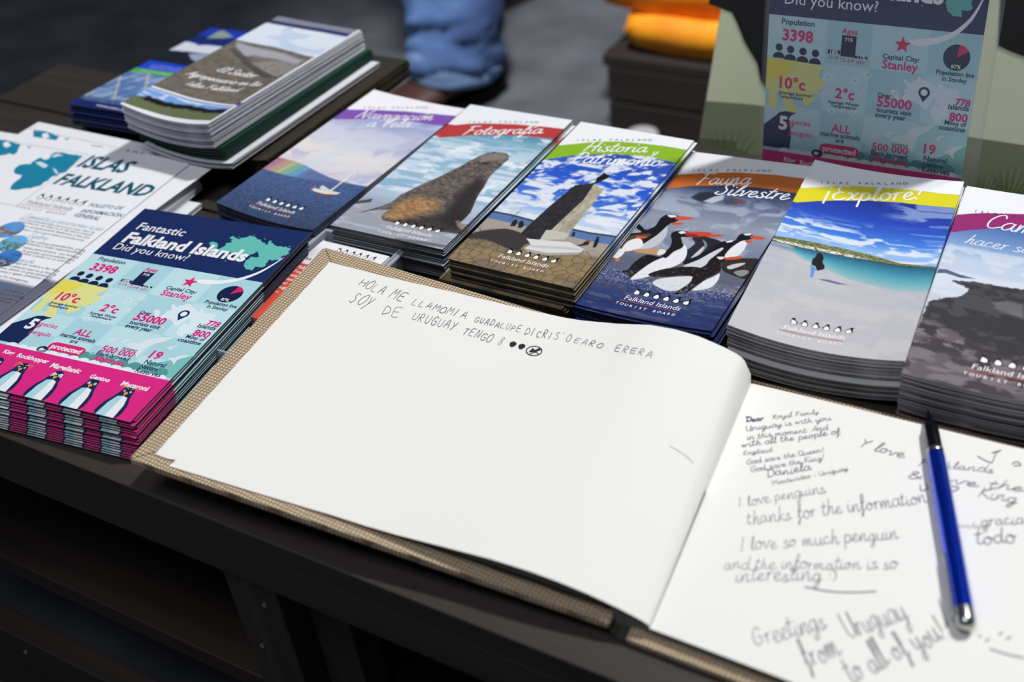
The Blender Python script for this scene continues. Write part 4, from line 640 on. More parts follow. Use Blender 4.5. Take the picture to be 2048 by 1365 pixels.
# ------------------------------------------------------------------ the general information sheet (225 x 297)
def a4_paint(L):
    p = Paint(L.w, L.l, .6, .8); U, V = p.U, p.V; p.c[:] = rgb(246, 247, 252)
    T_ = rgb(22, 134, 168)
    af = [(79.9,30.2),(88.2,32.8),(90.0,29.5),(86.3,22.9),(87.0,18.3),(95.6,17.3),(105.7,17.9),(117.5,17.4),(118.9,24.9),(123.4,45.7),(118.9,49.1),(120.1,52.4),(116.3,55.7),(118.1,61.5),(116.3,64.6),(117.6,70.4),(113.6,74.1),(106.3,78.7),(100.9,82.7),(94.7,82.6),(91.2,77.5),(89.5,70.8),(89.7,65.4),(87.5,60.6),(79.2,60.1),(74.1,56.8),(70.8,51.3),(71.1,46.5),(74.5,43.8),(80.0,42.0),(78.7,38.1)]
    p.poly(af, T_, .3, rough=.5)
    for q in ([(81.7,38.6),(86.5,36.1),(98.0,39.6),(99.2,44.8),(93.4,43.5)], [(105.2,42.3),(110.5,43.7),(118.5,49.2),(116.5,50.3)], [(88.4,25.2),(90.7,19.9),(99.3,21.5),(95.5,23.8),(92.5,27.0)]): p.poly(q, rgb(246, 247, 252), .4, .9)
    p.poly([(109.8,76.9),(109.5,73.4),(112.5,70.5),(113.6,74.1),(111.6,76.9)], T_, .4)
    na = [(8.9,14.1),(21.9,11.9),(30.6,13.1),(37.4,15.0),(43.9,15.3),(45.4,20.8),(51.4,28.9),(50.9,32.9),(45.1,32.1),(43.3,35.2),(39.2,37.4),(33.9,39.6)]; p.poly(na, T_, .3, rough=.8); p.poly([(22.8,16.6),(26.3,13.8),(35.4,19.4),(33.4,23.8),(27.4,21.4)], rgb(246, 247, 252), .5)
    p.poly([(51.6,16.3),(56.9,15.9),(55.6,19.2)], T_, .3)
    b = [(121.8,103.5),(121.0,14.0),(-7.0,16.1)]
    for seg in ([b[0], b[1]], [(0, b[0][1]), b[0]], [(0, b[1][1]-1), b[1]]):
        a_, c_ = np.array(seg[0]), np.array(seg[1]); n = np.array([-(c_-a_)[1], (c_-a_)[0]]); n = n/np.hypot(*n)*.25; p.poly([a_-n, c_-n, c_+n, a_+n], rgb(150, 156, 166), .5)
    for (c, cols) in zip([(144.2,134.5),(162.0,150.3),(173.4,168.7)], ((rgb(90, 160, 224), rgb(128, 96, 78)), (rgb(110, 180, 236), rgb(80, 120, 86)), (rgb(60, 130, 210), rgb(40, 80, 120)))):
        d = np.hypot(U-c[0], V-c[1])-11.8; m = sstep(.5-d/1.2); n = fbm(U*.25, V*.3, 4, 191+int(c[1])); p.mix(m, cols[0]); p.mix(m*sstep((n-.45)/.1)*sstep((V-c[1]+5)/8), cols[1]); p.mix(m*sstep((n-.62)/.1)*sstep((V-c[1]+2)/8), rgb(200, 180, 160))
    ft = [(185.1,188.3)][0]; p.mix(sstep((V-ft[1]-2)/6)*.8, rgb(70, 72, 96))
    return p
def a4_art(L, parent):
    l = L.l; D = lambda q: dn(l, q)
    H_, Bd, Sb, Hd = Ink(), Ink(), Ink(), Ink()
    def t(k, s_, p, b=0, sh=0, sq=1): text(k, s_, *D(p), b, sh, sq)
    t(H_, 'ISLAS', [(125.1,34.4),(177.7,33.0)], .03, .14, 1.25); t(H_, 'FALKLAND', [(125.6,64.4),(223.0,60.6)], .035, .14, 1.25)
    t(Sb, 'FOLLETO DE', [(184.3,86.8),(216.2,83.3)], .015, .1, 1.2); t(Sb, 'INFORMACIÓN', [(184.1,96.2),(223.7,93.0)], .015, .1, 1.2); t(Sb, 'GENERAL', [(182.4,102.8),(208.0,102.4)], .015, .1, 1.2)
    for s_, p in (('Caminatas y excursiones a pie', [(140.1,116.2),(221.6,114.6)]), ('Explore', [(166.4,139.4),(186.5,138.8)]), ('Navegación', [(171.2,169.7),(200.2,168.7)]), ('Patrimonio', [(187.2,201.9),(212.8,200.2)])): brush(Hd, s_, *D(p), .09, .3, 0, 3)
    for s_, p in (('Con una atmósfera que merece por estar libre de', [(139.8,119.8),(218.4,119.5)]), ('contaminación, las vistas en un día claro y soleado', [(141.8,123.3),(219.2,122.9)]), ('son verdaderamente fantásticas, y hay aire', [(151.4,127.7),(219.3,126.8)]), ('limpio y fresco para inhalar profundamente.', [(153.8,131.8),(218.3,131.2)]),
        ('Con colinas ascendentes, picos', [(172.0,144.8),(228.9,142.6)]), ('dentados y áreas espectaculares', [(172.3,148.3),(229.2,146.6)]), ('vistas panorámicas, con buenas', [(175.7,153.3),(230.2,151.5)]), ('de grandes oportunidades para', [(178.1,157.3),(229.7,155.6)]), ('caminar y pasear en un entorno', [(178.6,160.6),(228.9,159.2)]), ('salvaje.', [(172.5,163.5),(184.6,163.5)]),
        ('Un viaje en velero a las islas', [(177.5,173.0),(228.2,171.1)]), ('Falkland debería estar en la lista de', [(173.6,177.6),(229.9,175.9)]), ('deseos, tienen un gran santuario', [(173.2,181.4),(229.4,179.6)]), ('expuestas y aguas cristalinas que', [(173.2,185.6),(229.8,183.3)]), ('atraen a los navegantes.', [(175.4,190.0),(215.7,190.2)]),
        ('La ciudad, en', [(205.0,203.6),(222.8,203.0)]), ('la arquitectura y su historia', [(186.3,209.2),(227.1,207.5)]), ('también puede ser', [(198.6,213.4),(226.6,211.6)]), ('facilmente.', [(208.8,215.6),(222.6,215.6)])): t(Bd, s_, p)
    for n_, k, c in (('big_heading', H_, rgb(14, 92, 112)), ('subtitle', Sb, rgb(20, 98, 130)), ('paragraph_headings', Hd, rgb(60, 140, 176)), ('paragraphs', Bd, rgb(72, 76, 92))): link(n_, L.inkmesh(n_, k, inkmat(c)), parent)
    logo(L, parent, *[(126.2,97.6),(174.3,96.5)], dark=True, line=rgb(214, 110, 100))

# ================================================================== the setting
FLOOR = mat('grey_carpet_floor', rgb(100, 102, 107), .95, spec=.2, noise=(rgb(82, 84, 89), (9, 9, 9), 6, .35, .65), bump=(.3, .004))
fl = link('floor', mesh('floor', [(-6000, -2500, 0), (6000, -2500, 0), (6000, 9000, 0), (-6000, 9000, 0)], [(0, 1, 2, 3)], FLOOR)); fl['kind'] = 'structure'

# ------------------------------------------------------------------ low dark wooden table made of crate boards
WOOD = mat('dark_stained_wood', rgb(56, 48, 43), .62, noise=(rgb(40, 34, 31), (2.5, 60, 60), 5, .3, .7), bump=(.25, .002))
WOODV = mat('dark_stained_wood_upright', rgb(66, 54, 44), .65, noise=(rgb(38, 32, 28), (60, 60, 3), 5, .3, .7), bump=(.25, .002))
WOODB = mat('brown_stained_wood', rgb(50, 35, 24), .65, noise=(rgb(30, 22, 17), (2.5, 60, 60), 5, .3, .7), bump=(.25, .002))
table = empty('low_table', (-450, 540, -TZ), 'low dark-stained table of crate boards carrying the brochures and the guest book', 'table')
def rel(o): return o
box('ledge_board', (-420, 300, 771, 850, -30, -18.4), WOOD, table, 1.2)
X0, X1 = -1050, 420
ys = [308, 400, 492, 584, 676, 768]
for i in range(5): box('plank', (X0, X1, ys[i]+1, ys[i+1]-2, -18, 0), WOOD, table, 1.2)
box('front_rail', (X0, X1, 309, 327, -48, -18.2), WOOD, table, 1.2); box('back_rail', (X0, X1, 748, 766, -60, -18.2), WOOD, table, 1.2)
for x in (-1040, -445, 150): 
    box('post', (x, x+42, 312, 354, -TZ, -48.2), WOODV, table, 1.5); box('post', (x, x+42, 722, 747.5, -TZ, -60.2), WOODV, table, 1.5)
for i in range(5): box('shelf_board', (X0, X1, 318+i*88, 400+i*88, -190, -172), WOODB, table, 1.2)
box('lower_front_board', (X0, X1, 292, 311, -330, -232), WOODB, table, 1.5)
b_ = box('brace', (-400, -368, 330, 352, -172, -48.2), WOODV, table, 1.2)
STEEL = mat('bright_steel', rgb(180, 182, 186), .25, 1)
def nail(x, y, z, par):
    v = []; f = []
    for r, h in ((2.2, 0), (2.2, .7), (1.2, 1.2)): v += [(x+r*math.cos(k*.7854), y-h, z+r*math.sin(k*.7854)) for k in range(8)]
    for a in (0, 8): f += [(a+k, a+(k+1) % 8, a+8+(k+1) % 8, a+8+k) for k in range(8)]
    f.append(tuple(range(16, 24))); link('nail', mesh('nail', v, f, STEEL), par, Matrix.Translation(-par.location) @ Matrix.Translation((0, 0, TZ*S)))
for q in ((-432, 312, -118), (-300, 292, -250), (-416, 312, -70), (-700, 292, -250), (-282, 292, -300)): nail(*q, table)

# ------------------------------------------------------------------ leaflets
def ordn(k, N, lab):
    w = {1: 'second leaflet from the top', 2: 'third leaflet from the top', 3: 'fourth leaflet from the top', N-1: 'bottommost leaflet', N-2: 'leaflet just above the bottommost one'}.get(k)
    return lab if w is None else w+lab.replace('one of the leaflets piled', '')
def stack(L, name, N, base, th, top_me, low_me, labels, cat, group, jit=1.0, shift=None, low_children=None, edge_cycle=None, spread=0):
    """the top sheet gets its art from the caller; here the sheets below it, each an object of its own, down to height base"""
    hgt = L.z-base; out = []
    for k in range(1, N):
        f = k/N; z = base+hgt*(1-f); dx, dy = random.gauss(0, 1)*jit*(.3 if L.s0 > 2 else 1), random.gauss(0, .8)*jit; dt = random.gauss(0, .25)*jit*(.4 if L.s0 > 2 else 1)
        if shift and f > shift[0]: dx += shift[1]; dy += shift[2]
        dx += spread*f*random.uniform(-.4, 1)
        me = low_me[edge_cycle[k % len(edge_cycle)]] if edge_cycle else low_me
        o = link(name, me, None, L.M(dx, dy, dt, z+.0, 1-f)); tag(o, ordn(k, N, labels), cat, group)
        if low_children:
            for c in low_children: cc = c.copy(); C.objects.link(cc); cc.parent = o
        out.append(o)
    return out
# heights are above the table top
LV = dict(nav=Leaf(*(-643.29, 563.0, 26.66, -1.82, -1.07, 0.16, 98.96033210373598, 209.99023140600417), 3.5, 1.5), foto=Leaf(*(-532.08, 566.74, 27.99, 1.15, 0.12, -0.42, 98.9999999999974, 209.9980335127927)), hist=Leaf(*(-421.59, 557.64, 30.14, 0.51, -0.28, 0.78, 98.90811668793376, 209.99674997694558)), fauna=Leaf(*(-322.92, 558.23, 17.55, 0.1, 2.87, 1.49, 98.37753770015205, 209.97173610863044), 2, 0), explore=Leaf(*(-210.83, 549.05, 38.0, 4.46, -1.31, -0.89, 105.84006326477629, 218.43830823308653), 6, 2.5),
    camp=Leaf(*(-104.48, 548.2, 34.0, 3.73, 0.0, 0.07, 104.1737203503322, 218.67217049589067), 3, 1), sector=Leaf(*(-776.97, 609.38, 69.17, -0.56, -1.29, -1.89, 99.11721480763657, 210.00165973190437), 5.5, .5), info=Leaf(*(-668.24, 320.54, 23.0, 5.09, 1.55, 2.04, 156.11361013719528, 210.5159281452451)), blue=Leaf(*(-879.48, 634.08, 41.16, 4.1, 0.0, -4.12, 99, 210)), a4=Leaf(*(-914.37, 299.76, 22.0, 5.0, 0.0, 0.0, 225, 297)))
def pitch(L, N, base):
    return (min(L.z, L.z+L.l*L.b, L.z+L.w*L.a, L.z+L.w*L.a+L.l*L.b)-base)/N*.64
def leaflet(key, name, label, art, low_label, group, N, base, edge=EDGE_DARK, jit=1.0, shift=None, mat_=PAPER):
    L = LV[key]; base += L.s0; th = max(.35, pitch(L, N, base))
    top = link(name, L.body(name, min(th, 1.3), mat_, edge, art(L)), None, L.M()); tag(top, label, 'leaflet', group)
    lowp = Paint(L.w, L.l, 7, 14); full = art(L)
    U_, V_ = np.meshgrid(np.linspace(0, full.nu, lowp.nu+1).astype(int), np.linspace(0, full.nv, lowp.nv+1).astype(int)); lowp.c = full.c[V_, U_]
    low = L.body(name+'_below', min(th, 1.3), mat_, edge, lowp)
    stack(L, name, N, base, th, None, low, low_label, 'leaflet', group, jit, shift); return L, top
G = 'leaflets piled in the row of six cover designs'
L, o = leaflet('nav', 'leaflet', 'top sailing leaflet with purple band reading Navegación a Vela, yacht on blue sea', art_nav, 'one of the leaflets piled beneath the Navegación a Vela leaflet', 'pile of Navegación a Vela leaflets', 13, .6)
header(L, o, *[(11.2,33.2),(66.5,9.4)], [('Navegación', *[(16.0,48.8),(81.9,27.2)], 1.0), ('a Vela', *[(33.8,58.0),(70.0,44.4)], 1.0)])
logo(L, o, *[(28.8,195.1),(66.8,194.6)])
L, o = leaflet('foto', 'leaflet', 'top photography leaflet with red band reading Fotografía, brown sea lion beside the surf', art_foto, 'one of the leaflets piled beneath the Fotografía leaflet', 'pile of Fotografía leaflets', 17, .6, edge=EDGE_DARK)
header(L, o, *[(14.5,32.2),(74.7,13.8)], [('Fotografía', *[(22.3,51.9),(84.7,29.4)], 1.0)])
logo(L, o, *[(43.0,199.9),(82.0,198.7)])
L, o = leaflet('hist', 'leaflet', 'top heritage leaflet with green band reading Historia y Patrimonio, stone monument under clouds', art_hist, 'one of the leaflets piled beneath the Historia y Patrimonio leaflet', 'pile of Historia y Patrimonio leaflets', 18, .6, shift=(.5, -6, -3))
header(L, o, *[(9.7,30.9),(68.6,11.1)], [('Historia', *[(22.8,43.2),(70.5,28.9)], 1.0), ('y', *[(76.2,29.7),(80.4,28.3)], .9), ('Patrimonio', *[(21.6,62.1),(88.8,45.1)], 1.05)])
logo(L, o, *[(32.9,196.1),(71.3,195.1)])
L, o = leaflet('fauna', 'leaflet', 'top wildlife leaflet with orange band reading Fauna Silvestre, penguins splashing ashore', art_fauna, 'one of the leaflets piled beneath the Fauna Silvestre leaflet', 'pile of Fauna Silvestre leaflets', 11, .6, edge=EDGE_BLUE, jit=1.5)
header(L, o, *[(7.7,28.9),(68.1,14.4)], [('Fauna', *[(19.3,45.5),(57.8,35.1)], 1.1), ('Silvestre', *[(37.1,54.7),(91.6,49.4)], 1.0)])
logo(L, o, *[(29.0,193.6),(69.4,194.7)])
L, o = leaflet('explore', 'leaflet', 'top leaflet of the tallest pile, yellow band reading ¡Explore!, walker on a white beach', art_explore, 'one of the leaflets piled beneath the yellow ¡Explore! leaflet', 'pile of ¡Explore! leaflets', 26, .6, edge=EDGE, shift=(.52, 1.0, -2.5))
header(L, o, *[(10.7,31.6),(70.3,11.4)], [('¡Explore!', *[(18.7,50.8),(82.5,29.5)], 1.05)])
logo(L, o, *[(31.2,205.0),(68.4,203.0)])
L, o = leaflet('camp', 'leaflet', 'top leaflet at the right edge, magenta band reading Caminar, dark coastal rocks below', art_camp, 'one of the leaflets piled beneath the magenta banded leaflet at the right edge', 'pile of hiking leaflets', 22, .6, edge=EDGE, shift=(.55, 0, -2))
ch = [(8.8,32.7),(40.3,21.5),(17.9,48.9),(42.9,41.6),(9.9,72.4),(45.4,60.4)]
header(L, o, ch[0], (ch[0][0]+57, ch[0][1]-.3), [('Caminar', ch[2], (ch[2][0]+62, ch[2][1]-1), 1.05), ('hacer senderismo', ch[4], (93, ch[4][1]-1), 1.0)], .13, rgb(225, 228, 236))
lg = [(35.1,199.3),(63.7,201.3)]; logo(L, o, lg[0], (lg[0][0]+43, lg[0][1]))

# thick pile at the far left: farming leaflet on green and brown editions
L = LV['sector']; M_ = PAPER
top = link('leaflet', L.body('farm_leaflet', pitch(L, 46, 6.1)*.6, M_, EDGE_WHITE, art_sector(L)), None, L.M()); tag(top, 'top farming leaflet of the tall far-left pile, sheep field above a row of dark cattle', 'leaflet', 'pile of farming leaflets')
K = Ink()
for s_, a, b in (('El Sector', *[(26.5,120.6),(69.0,118.9)]), ('Agropecuario en las', *[(8.4,139.5),(87.6,132.6)]), ('Islas Falkland', *[(21.1,154.2),(74.6,147.2)])): brush(K, s_, *dn(L.l, [a, b]), .2, .25, 0, 3, .85)
link('title_lettering', L.inkmesh('title_lettering', K, inkmat(WHITE), .08), top)
kinds = {}
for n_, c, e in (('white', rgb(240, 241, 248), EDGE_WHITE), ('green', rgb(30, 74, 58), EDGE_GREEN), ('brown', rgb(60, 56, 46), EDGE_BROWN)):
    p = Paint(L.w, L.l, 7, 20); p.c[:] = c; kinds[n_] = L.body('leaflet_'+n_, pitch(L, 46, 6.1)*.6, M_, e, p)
N = 46
for k in range(1, N):
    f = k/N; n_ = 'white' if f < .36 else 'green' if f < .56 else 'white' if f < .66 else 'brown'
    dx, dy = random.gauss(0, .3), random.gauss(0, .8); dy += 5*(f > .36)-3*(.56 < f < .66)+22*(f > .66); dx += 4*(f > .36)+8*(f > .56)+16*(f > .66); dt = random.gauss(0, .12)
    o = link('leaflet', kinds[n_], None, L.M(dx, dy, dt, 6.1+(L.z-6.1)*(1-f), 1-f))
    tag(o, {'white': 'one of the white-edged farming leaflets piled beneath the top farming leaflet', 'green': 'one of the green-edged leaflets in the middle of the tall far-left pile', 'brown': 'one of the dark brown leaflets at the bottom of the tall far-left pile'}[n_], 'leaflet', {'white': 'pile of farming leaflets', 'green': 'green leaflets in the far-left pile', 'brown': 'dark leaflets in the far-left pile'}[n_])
# blue leaflets behind it
L = LV['blue']; bb = Paint(L.w, L.l, .8, 1.0)
def blue_text(o):
    K = Ink()
    text(K, 'www.anas.co', *dn(L.l, [(29.5,206.1),(64.3,208.3)]), .01, .1); text(K, 'LAS CONDICIONES DEL TIEMPO', *dn(L.l, [(10.8,108.2),(51.1,109.0)]), 0, .1); text(K, 'TURISMO NAVAL ANTARTICO', *dn(L.l, [(11.9,113.8),(53.6,114.3)]), 0, .1); text(K, 'NATURA ANTARTICA', *dn(L.l, [(10.0,122.4),(50.4,124.9)]), 0, .1)
    link('lettering', L.inkmesh('lettering', K, inkmat(rgb(226, 232, 250))), o)
bm = L.body('blue_leaflet', pitch(L, 20, .9), PAPER, EDGE_BLUE, art_blue(L)); top = link('leaflet', bm, None, L.M()); tag(top, 'top blue leaflet with a green stripe and ship rigging, left of the farming leaflets', 'leaflet', 'pile of blue leaflets'); blue_text(top)
for k in range(1, 20):
    f = k/20; o = link('leaflet', bm, None, L.M(random.gauss(0, 1.5), random.gauss(0, 1.5)-3*(k > 2)+(0 if k < 10 else 10), random.gauss(0, .6)+(0 if k < 10 else 2.5), .9+(L.z-.9)*(1-f), 1-f)); tag(o, ordn(k, 20, 'one of the leaflets piled beneath the green-striped blue leaflet'), 'leaflet', 'pile of blue leaflets')

# infographic cards
L = LV['info']; ip = Paint(L.w, L.l, 12, 12); ip.c[:] = TEAL
IM = L.body('info_card', pitch(L, 18, .7), PAPER, EDGE_DARK, ip)
info = link('information_card', IM, None, L.M()); tag(info, 'top glossy card reading Fantastic Falkland Islands, lying on its pile at the left', 'card', 'pile of infographic cards'); info_art(L, info)
kids = list(info.children)
low_kids = [c for c in kids if c.name.split('.')[0] in ('navy_header', 'pink_ground', 'penguin_drawing', 'near_hills', 'surf')]
def copy_part(c, par):
    cc = c.copy(); C.objects.link(cc); cc.parent = par
    for g_ in c.children:
        if g_ is not cc: gg = g_.copy(); C.objects.link(gg); gg.parent = cc
jj = [(2, 2.5, 0), (3, -3, -.3), (3, -5, -.5), (4, -4.5, 0), (4.5, -7, -.4), (5, -8, -.3), (6, -10, -.6), (5.5, -9, 0), (6, -11, .2), (7, -13, .2), (3, -12, .2), (4, -14, .4), (5, -15, .3), (4, -16, .5), (5, -17, .2), (3, -18, .3), (4, -19, .4)]
for k, (dx, dy, dt) in enumerate(jj, 1):
    f = k/(len(jj)+1); o = link('information_card', IM, None, L.M(dx*.5+random.uniform(-.6, .6), dy*.72, dt*.6+min(2.0, .5*k), .7+(L.z-.7)*(1-f), 1-f)); tag(o, ordn(k, len(jj)+1, 'one of the leaflets piled beneath the Fantastic Falkland Islands card').replace('leaflet', 'card'), 'card', 'pile of infographic cards')
    for c in low_kids: copy_part(c, o)

# general information sheets
L = LV['a4']; AM = L.body('sheet', .5, MATT, EDGE_WHITE, a4_paint(L))
sh = link('information_sheet', AM, None, L.M()); tag(sh, 'top white sheet headed ISLAS FALKLAND with a teal world map, at the left edge', 'sheet', 'pile of information sheets'); a4_art(L, sh)
o = link('information_sheet', AM, None, L.M(*(2.0, 27.8, -4, 21.0))); tag(o, 'second ISLAS FALKLAND sheet poking out behind the top one', 'sheet', 'pile of information sheets')
K = Ink(); text(K, 'ISLAS', *dn(L.l, [(125.1,34.4),(177.7,33.0)]), .03, .14, 1.25); link('big_heading', L.inkmesh('big_heading', K, inkmat(rgb(14, 92, 112))), o)
wp = Paint(L.w, L.l, 14, 14); wp.c[:] = rgb(240, 242, 248); WM = L.body('blank_sheet', .9, MATT, EDGE_WHITE, wp)
for k in range(2, 15):
    f = k/15; dx = (12 if k < 11 else 24)+random.uniform(-.7, .7); dy = (-12 if k < 11 else -30)+random.uniform(-.7, .7)
    o = link('information_sheet', WM, None, L.M(dx, dy, -1.0, .5+(L.z-2)*(1-f), 1-f)); tag(o, 'one of the white sheets in the pile beneath the ISLAS FALKLAND sheets', 'sheet', 'pile of information sheets')

# ------------------------------------------------------------------ clear tray with small cards
def clear_mat(name, col, rough, alpha):
    m = mat(name, col, rough, spec=.6); b = m.node_tree.nodes['Principled BSDF']; b.inputs['Alpha'].default_value = alpha; return m
CLEAR = clear_mat('cloudy_clear_plastic', rgb(214, 224, 238), .2, .45)
tray = empty('clear_tray', (-507, 500, 0), 'clear plastic tray of small cards, partly under the guest book corner', 'tray')
tx0, tx1, ty0, ty1, tz = -543, -471, 420, 572, 19
box('base', (tx0, tx1, ty0, ty1, 0.1, 1.6), CLEAR, tray, .6)
box('side_wall', (tx0, tx0+1.8, ty0, ty1, 1.7, tz), CLEAR, tray, .6); box('side_wall', (tx1-1.8, tx1, ty0, ty1, 1.7, tz), CLEAR, tray, .6)
box('end_wall', (tx0+1.9, tx1-1.9, ty1-1.8, ty1, 1.7, tz), CLEAR, tray, .6); box('end_wall', (tx0+1.9, tx1-1.9, ty0, ty0+1.8, 1.7, tz), CLEAR, tray, .6)
box('rim', (tx0-2.5, tx0-.1, ty0, ty1+2.5, tz-3, tz-1), CLEAR, tray, .5); box('rim', (tx1+.1, tx1+2.5, ty0, ty1+2.5, tz-3, tz-1), CLEAR, tray, .5); box('rim', (tx0, tx1, ty1+.1, ty1+2.5, tz-3, tz-1), CLEAR, tray, .5)
SC = Leaf(-538, 462, 16, 0, 0, 0, 61, 100); cpn = Paint(61, 100, 1, 1); cpn.c[:] = rgb(246, 246, 250); cpn.mix(sstep((cpn.V-31)/.8), rgb(232, 84, 62))
CM = SC.body('small_card', .8, MATT, EDGE_WHITE, cpn); card = link('small_card', CM, None, SC.M()); tag(card, 'top small white and red card lying in the clear tray', 'card', 'small cards in the clear tray')
logo(SC, card, (16, 16), (50, 16), dark=True); K = Ink(); text(K, 'RA', (3, 73.5), (8, 73.5), .02); link('small_lettering', SC.inkmesh('small_lettering', K, inkmat(rgb(70, 70, 80))), card)
K = Ink()
for i, s_ in enumerate(('Falkland Islands', 'Tourist Board', 'Jetty Centre', 'Stanley', 'Tel: +500', 'info@', 'www.')): text(K, s_, (4, 62-i*5.2), (4+len(s_)*1.9, 62-i*5.2), .02)
link('card_lettering', SC.inkmesh('card_lettering', K, inkmat(WHITE)), card)
for k in range(1, 14): o = link('small_card', CM, None, SC.M(random.uniform(-.5, .5), random.uniform(-.5, .5), 0, 16-k*1.02)); tag(o, 'one of the small cards piled below the top card in the clear tray', 'card', 'small cards in the clear tray')

# ------------------------------------------------------------------ acrylic stand with an upright card
ACR = clear_mat('clear_acrylic', rgb(200, 206, 214), .06, .05)
dx_, dy_, dz_, dth, dlean, dsu, dsv = (-275.0, 784.0, -14.4, 1.85, 2.79, 0.9477, 0.9968)
dm = Matrix.Translation((dx_*S, dy_*S, (dz_+TZ)*S)) @ Matrix.Rotation(math.radians(dth), 4, 'Z') @ Matrix.Rotation(math.radians(90-dlean), 4, 'X')
stand = empty('card_stand', (-196, 784, -15), 'clear acrylic stand holding the upright infographic card behind the leaflets', 'stand')
def inv(m): return Matrix.Translation(-stand.location) @ m
v, f = box_vf(-3, 158, 0.1, 222, .6, 2.6); link('front_panel', mesh('front_panel', v, f, ACR), stand, inv(dm)); v, f = box_vf(-3, 158, 0.1, 222, -4, -2); link('back_panel', mesh('back_panel', v, f, ACR), stand, inv(dm))
v, f = box_vf(155.5, 158, 0.1, 222, -1.9, .5); link('side_panel', mesh('side_panel', v, f, ACR), stand, inv(dm))
v, f = box_vf(-3, 158, -1.2, 0, -50, 4); link('foot', mesh('foot', v, f, ACR), stand, inv(dm))
up_card = link('upright_card', IM, None, dm @ Matrix.Diagonal((dsu, dsv, 1, 1))); tag(up_card, 'upright infographic card with population figures standing in the acrylic holder', 'card')
for c in kids: copy_part(c, up_card)

# ------------------------------------------------------------------ guest book
BURLAP = mat_weave('burlap', rgb(136, 112, 84), rgb(228, 206, 174), 2.4)
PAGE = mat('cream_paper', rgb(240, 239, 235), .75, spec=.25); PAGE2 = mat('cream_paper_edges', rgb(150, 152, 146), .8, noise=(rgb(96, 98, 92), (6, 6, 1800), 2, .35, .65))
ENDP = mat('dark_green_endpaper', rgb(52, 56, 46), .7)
book = empty('guest_book', (-330, 430, 0), 'open burlap-bound guest book with a blank curved left page and handwriting on the right', 'book')
def place(m): return Matrix.Translation(-book.location) @ Matrix.Translation((0, 0, TZ*S)) @ m
# left page corners: outer far A, outer near B, gutter far G, gutter near H
A_, B_, G_, H_ = np.array((-499.8, 522.9, 30.)), np.array((-474.3, 316.9, 30.)), np.array((-189.0, 532.3, 10.)), np.array((-167.7, 338.0, 10.))
hs = [0, .15, .32, .5, .623, .72, .791, .85, .896, .94, .965, .985, 1.0, 1.005]; 
top_h = [0, 1.5, 5.1, 8, 11.3, 18, 24.3, 26.5, 25.9, 23.4, 21.5, 18.5, 8, 0]; bot_h = [0, 0, 0, 2.3, 7.0, 10.6, 11.6, 11.0, 9.6, 7.2, 5.4, 3.8, 1.5, 0]
def left_page(s_, t):          # s from outer edge to gutter, t from near (0) to far (1)
    a = B_*(1-t)+A_*t; g = H_*(1-t)+G_*t; h = np.interp(s_, hs, bot_h)*(1-t)+np.interp(s_, hs, top_h)*t; p = a+(g-a)*min(s_, 1.0); p[2] += h
    if s_ > .046: p[1] -= 4.6*max(0, 1-t/.03)*max(0, 1-(s_-.05)/.32)
    return p
ss = [0, .02, .0455, .0465]+list(np.linspace(.06, .6, 9))+list(np.linspace(.64, .97, 14))+[.98, .987, .993, 1.0, 1.005]; ts = np.concatenate([[0, .01, .02, .04], np.linspace(.07, 1, 11)])
def sheet_mesh(name, fn, ss, ts, m, th):
    V_ = [tuple(fn(s_, t)) for t in ts for s_ in ss]; n = len(ss); F_ = [(j*n+i, j*n+i+1, (j+1)*n+i+1, (j+1)*n+i) for j in range(len(ts)-1) for i in range(n-1)]
    me = mesh(name, V_, F_, m, sm=True); return me
lp = link('left_page', sheet_mesh('left_page', left_page, ss, ts, PAGE, .3), book, place(Matrix())); 
# the block of leaves under the left page, seen as a dark edge along the near side
def under(s_, t, dz, inset=0): 
    p = left_page(s_, t); base = (B_*(1-t)+A_*t)*(1-min(s_, 1))+(H_*(1-t)+G_*t)*min(s_, 1); k = p[2]-base[2]; p[2] = base[2]+k*dz-1.0; d = np.array((-.12, .99, 0)); 
    return p+d*inset*(1-2*t)
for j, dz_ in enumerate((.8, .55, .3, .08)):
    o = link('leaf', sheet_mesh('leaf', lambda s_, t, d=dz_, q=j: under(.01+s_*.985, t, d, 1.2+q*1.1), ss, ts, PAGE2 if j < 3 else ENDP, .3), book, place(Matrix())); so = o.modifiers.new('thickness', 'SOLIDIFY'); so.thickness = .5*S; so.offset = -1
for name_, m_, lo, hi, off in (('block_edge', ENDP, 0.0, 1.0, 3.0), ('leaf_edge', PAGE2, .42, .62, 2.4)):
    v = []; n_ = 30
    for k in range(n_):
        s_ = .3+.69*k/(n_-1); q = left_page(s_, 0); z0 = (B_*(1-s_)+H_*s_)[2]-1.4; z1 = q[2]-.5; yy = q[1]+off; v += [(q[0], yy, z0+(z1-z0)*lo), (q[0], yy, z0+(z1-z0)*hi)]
    o = link(name_, mesh(name_, v, [(2*k, 2*k+2, 2*k+3, 2*k+1) for k in range(n_-1)], m_), book, place(Matrix()))
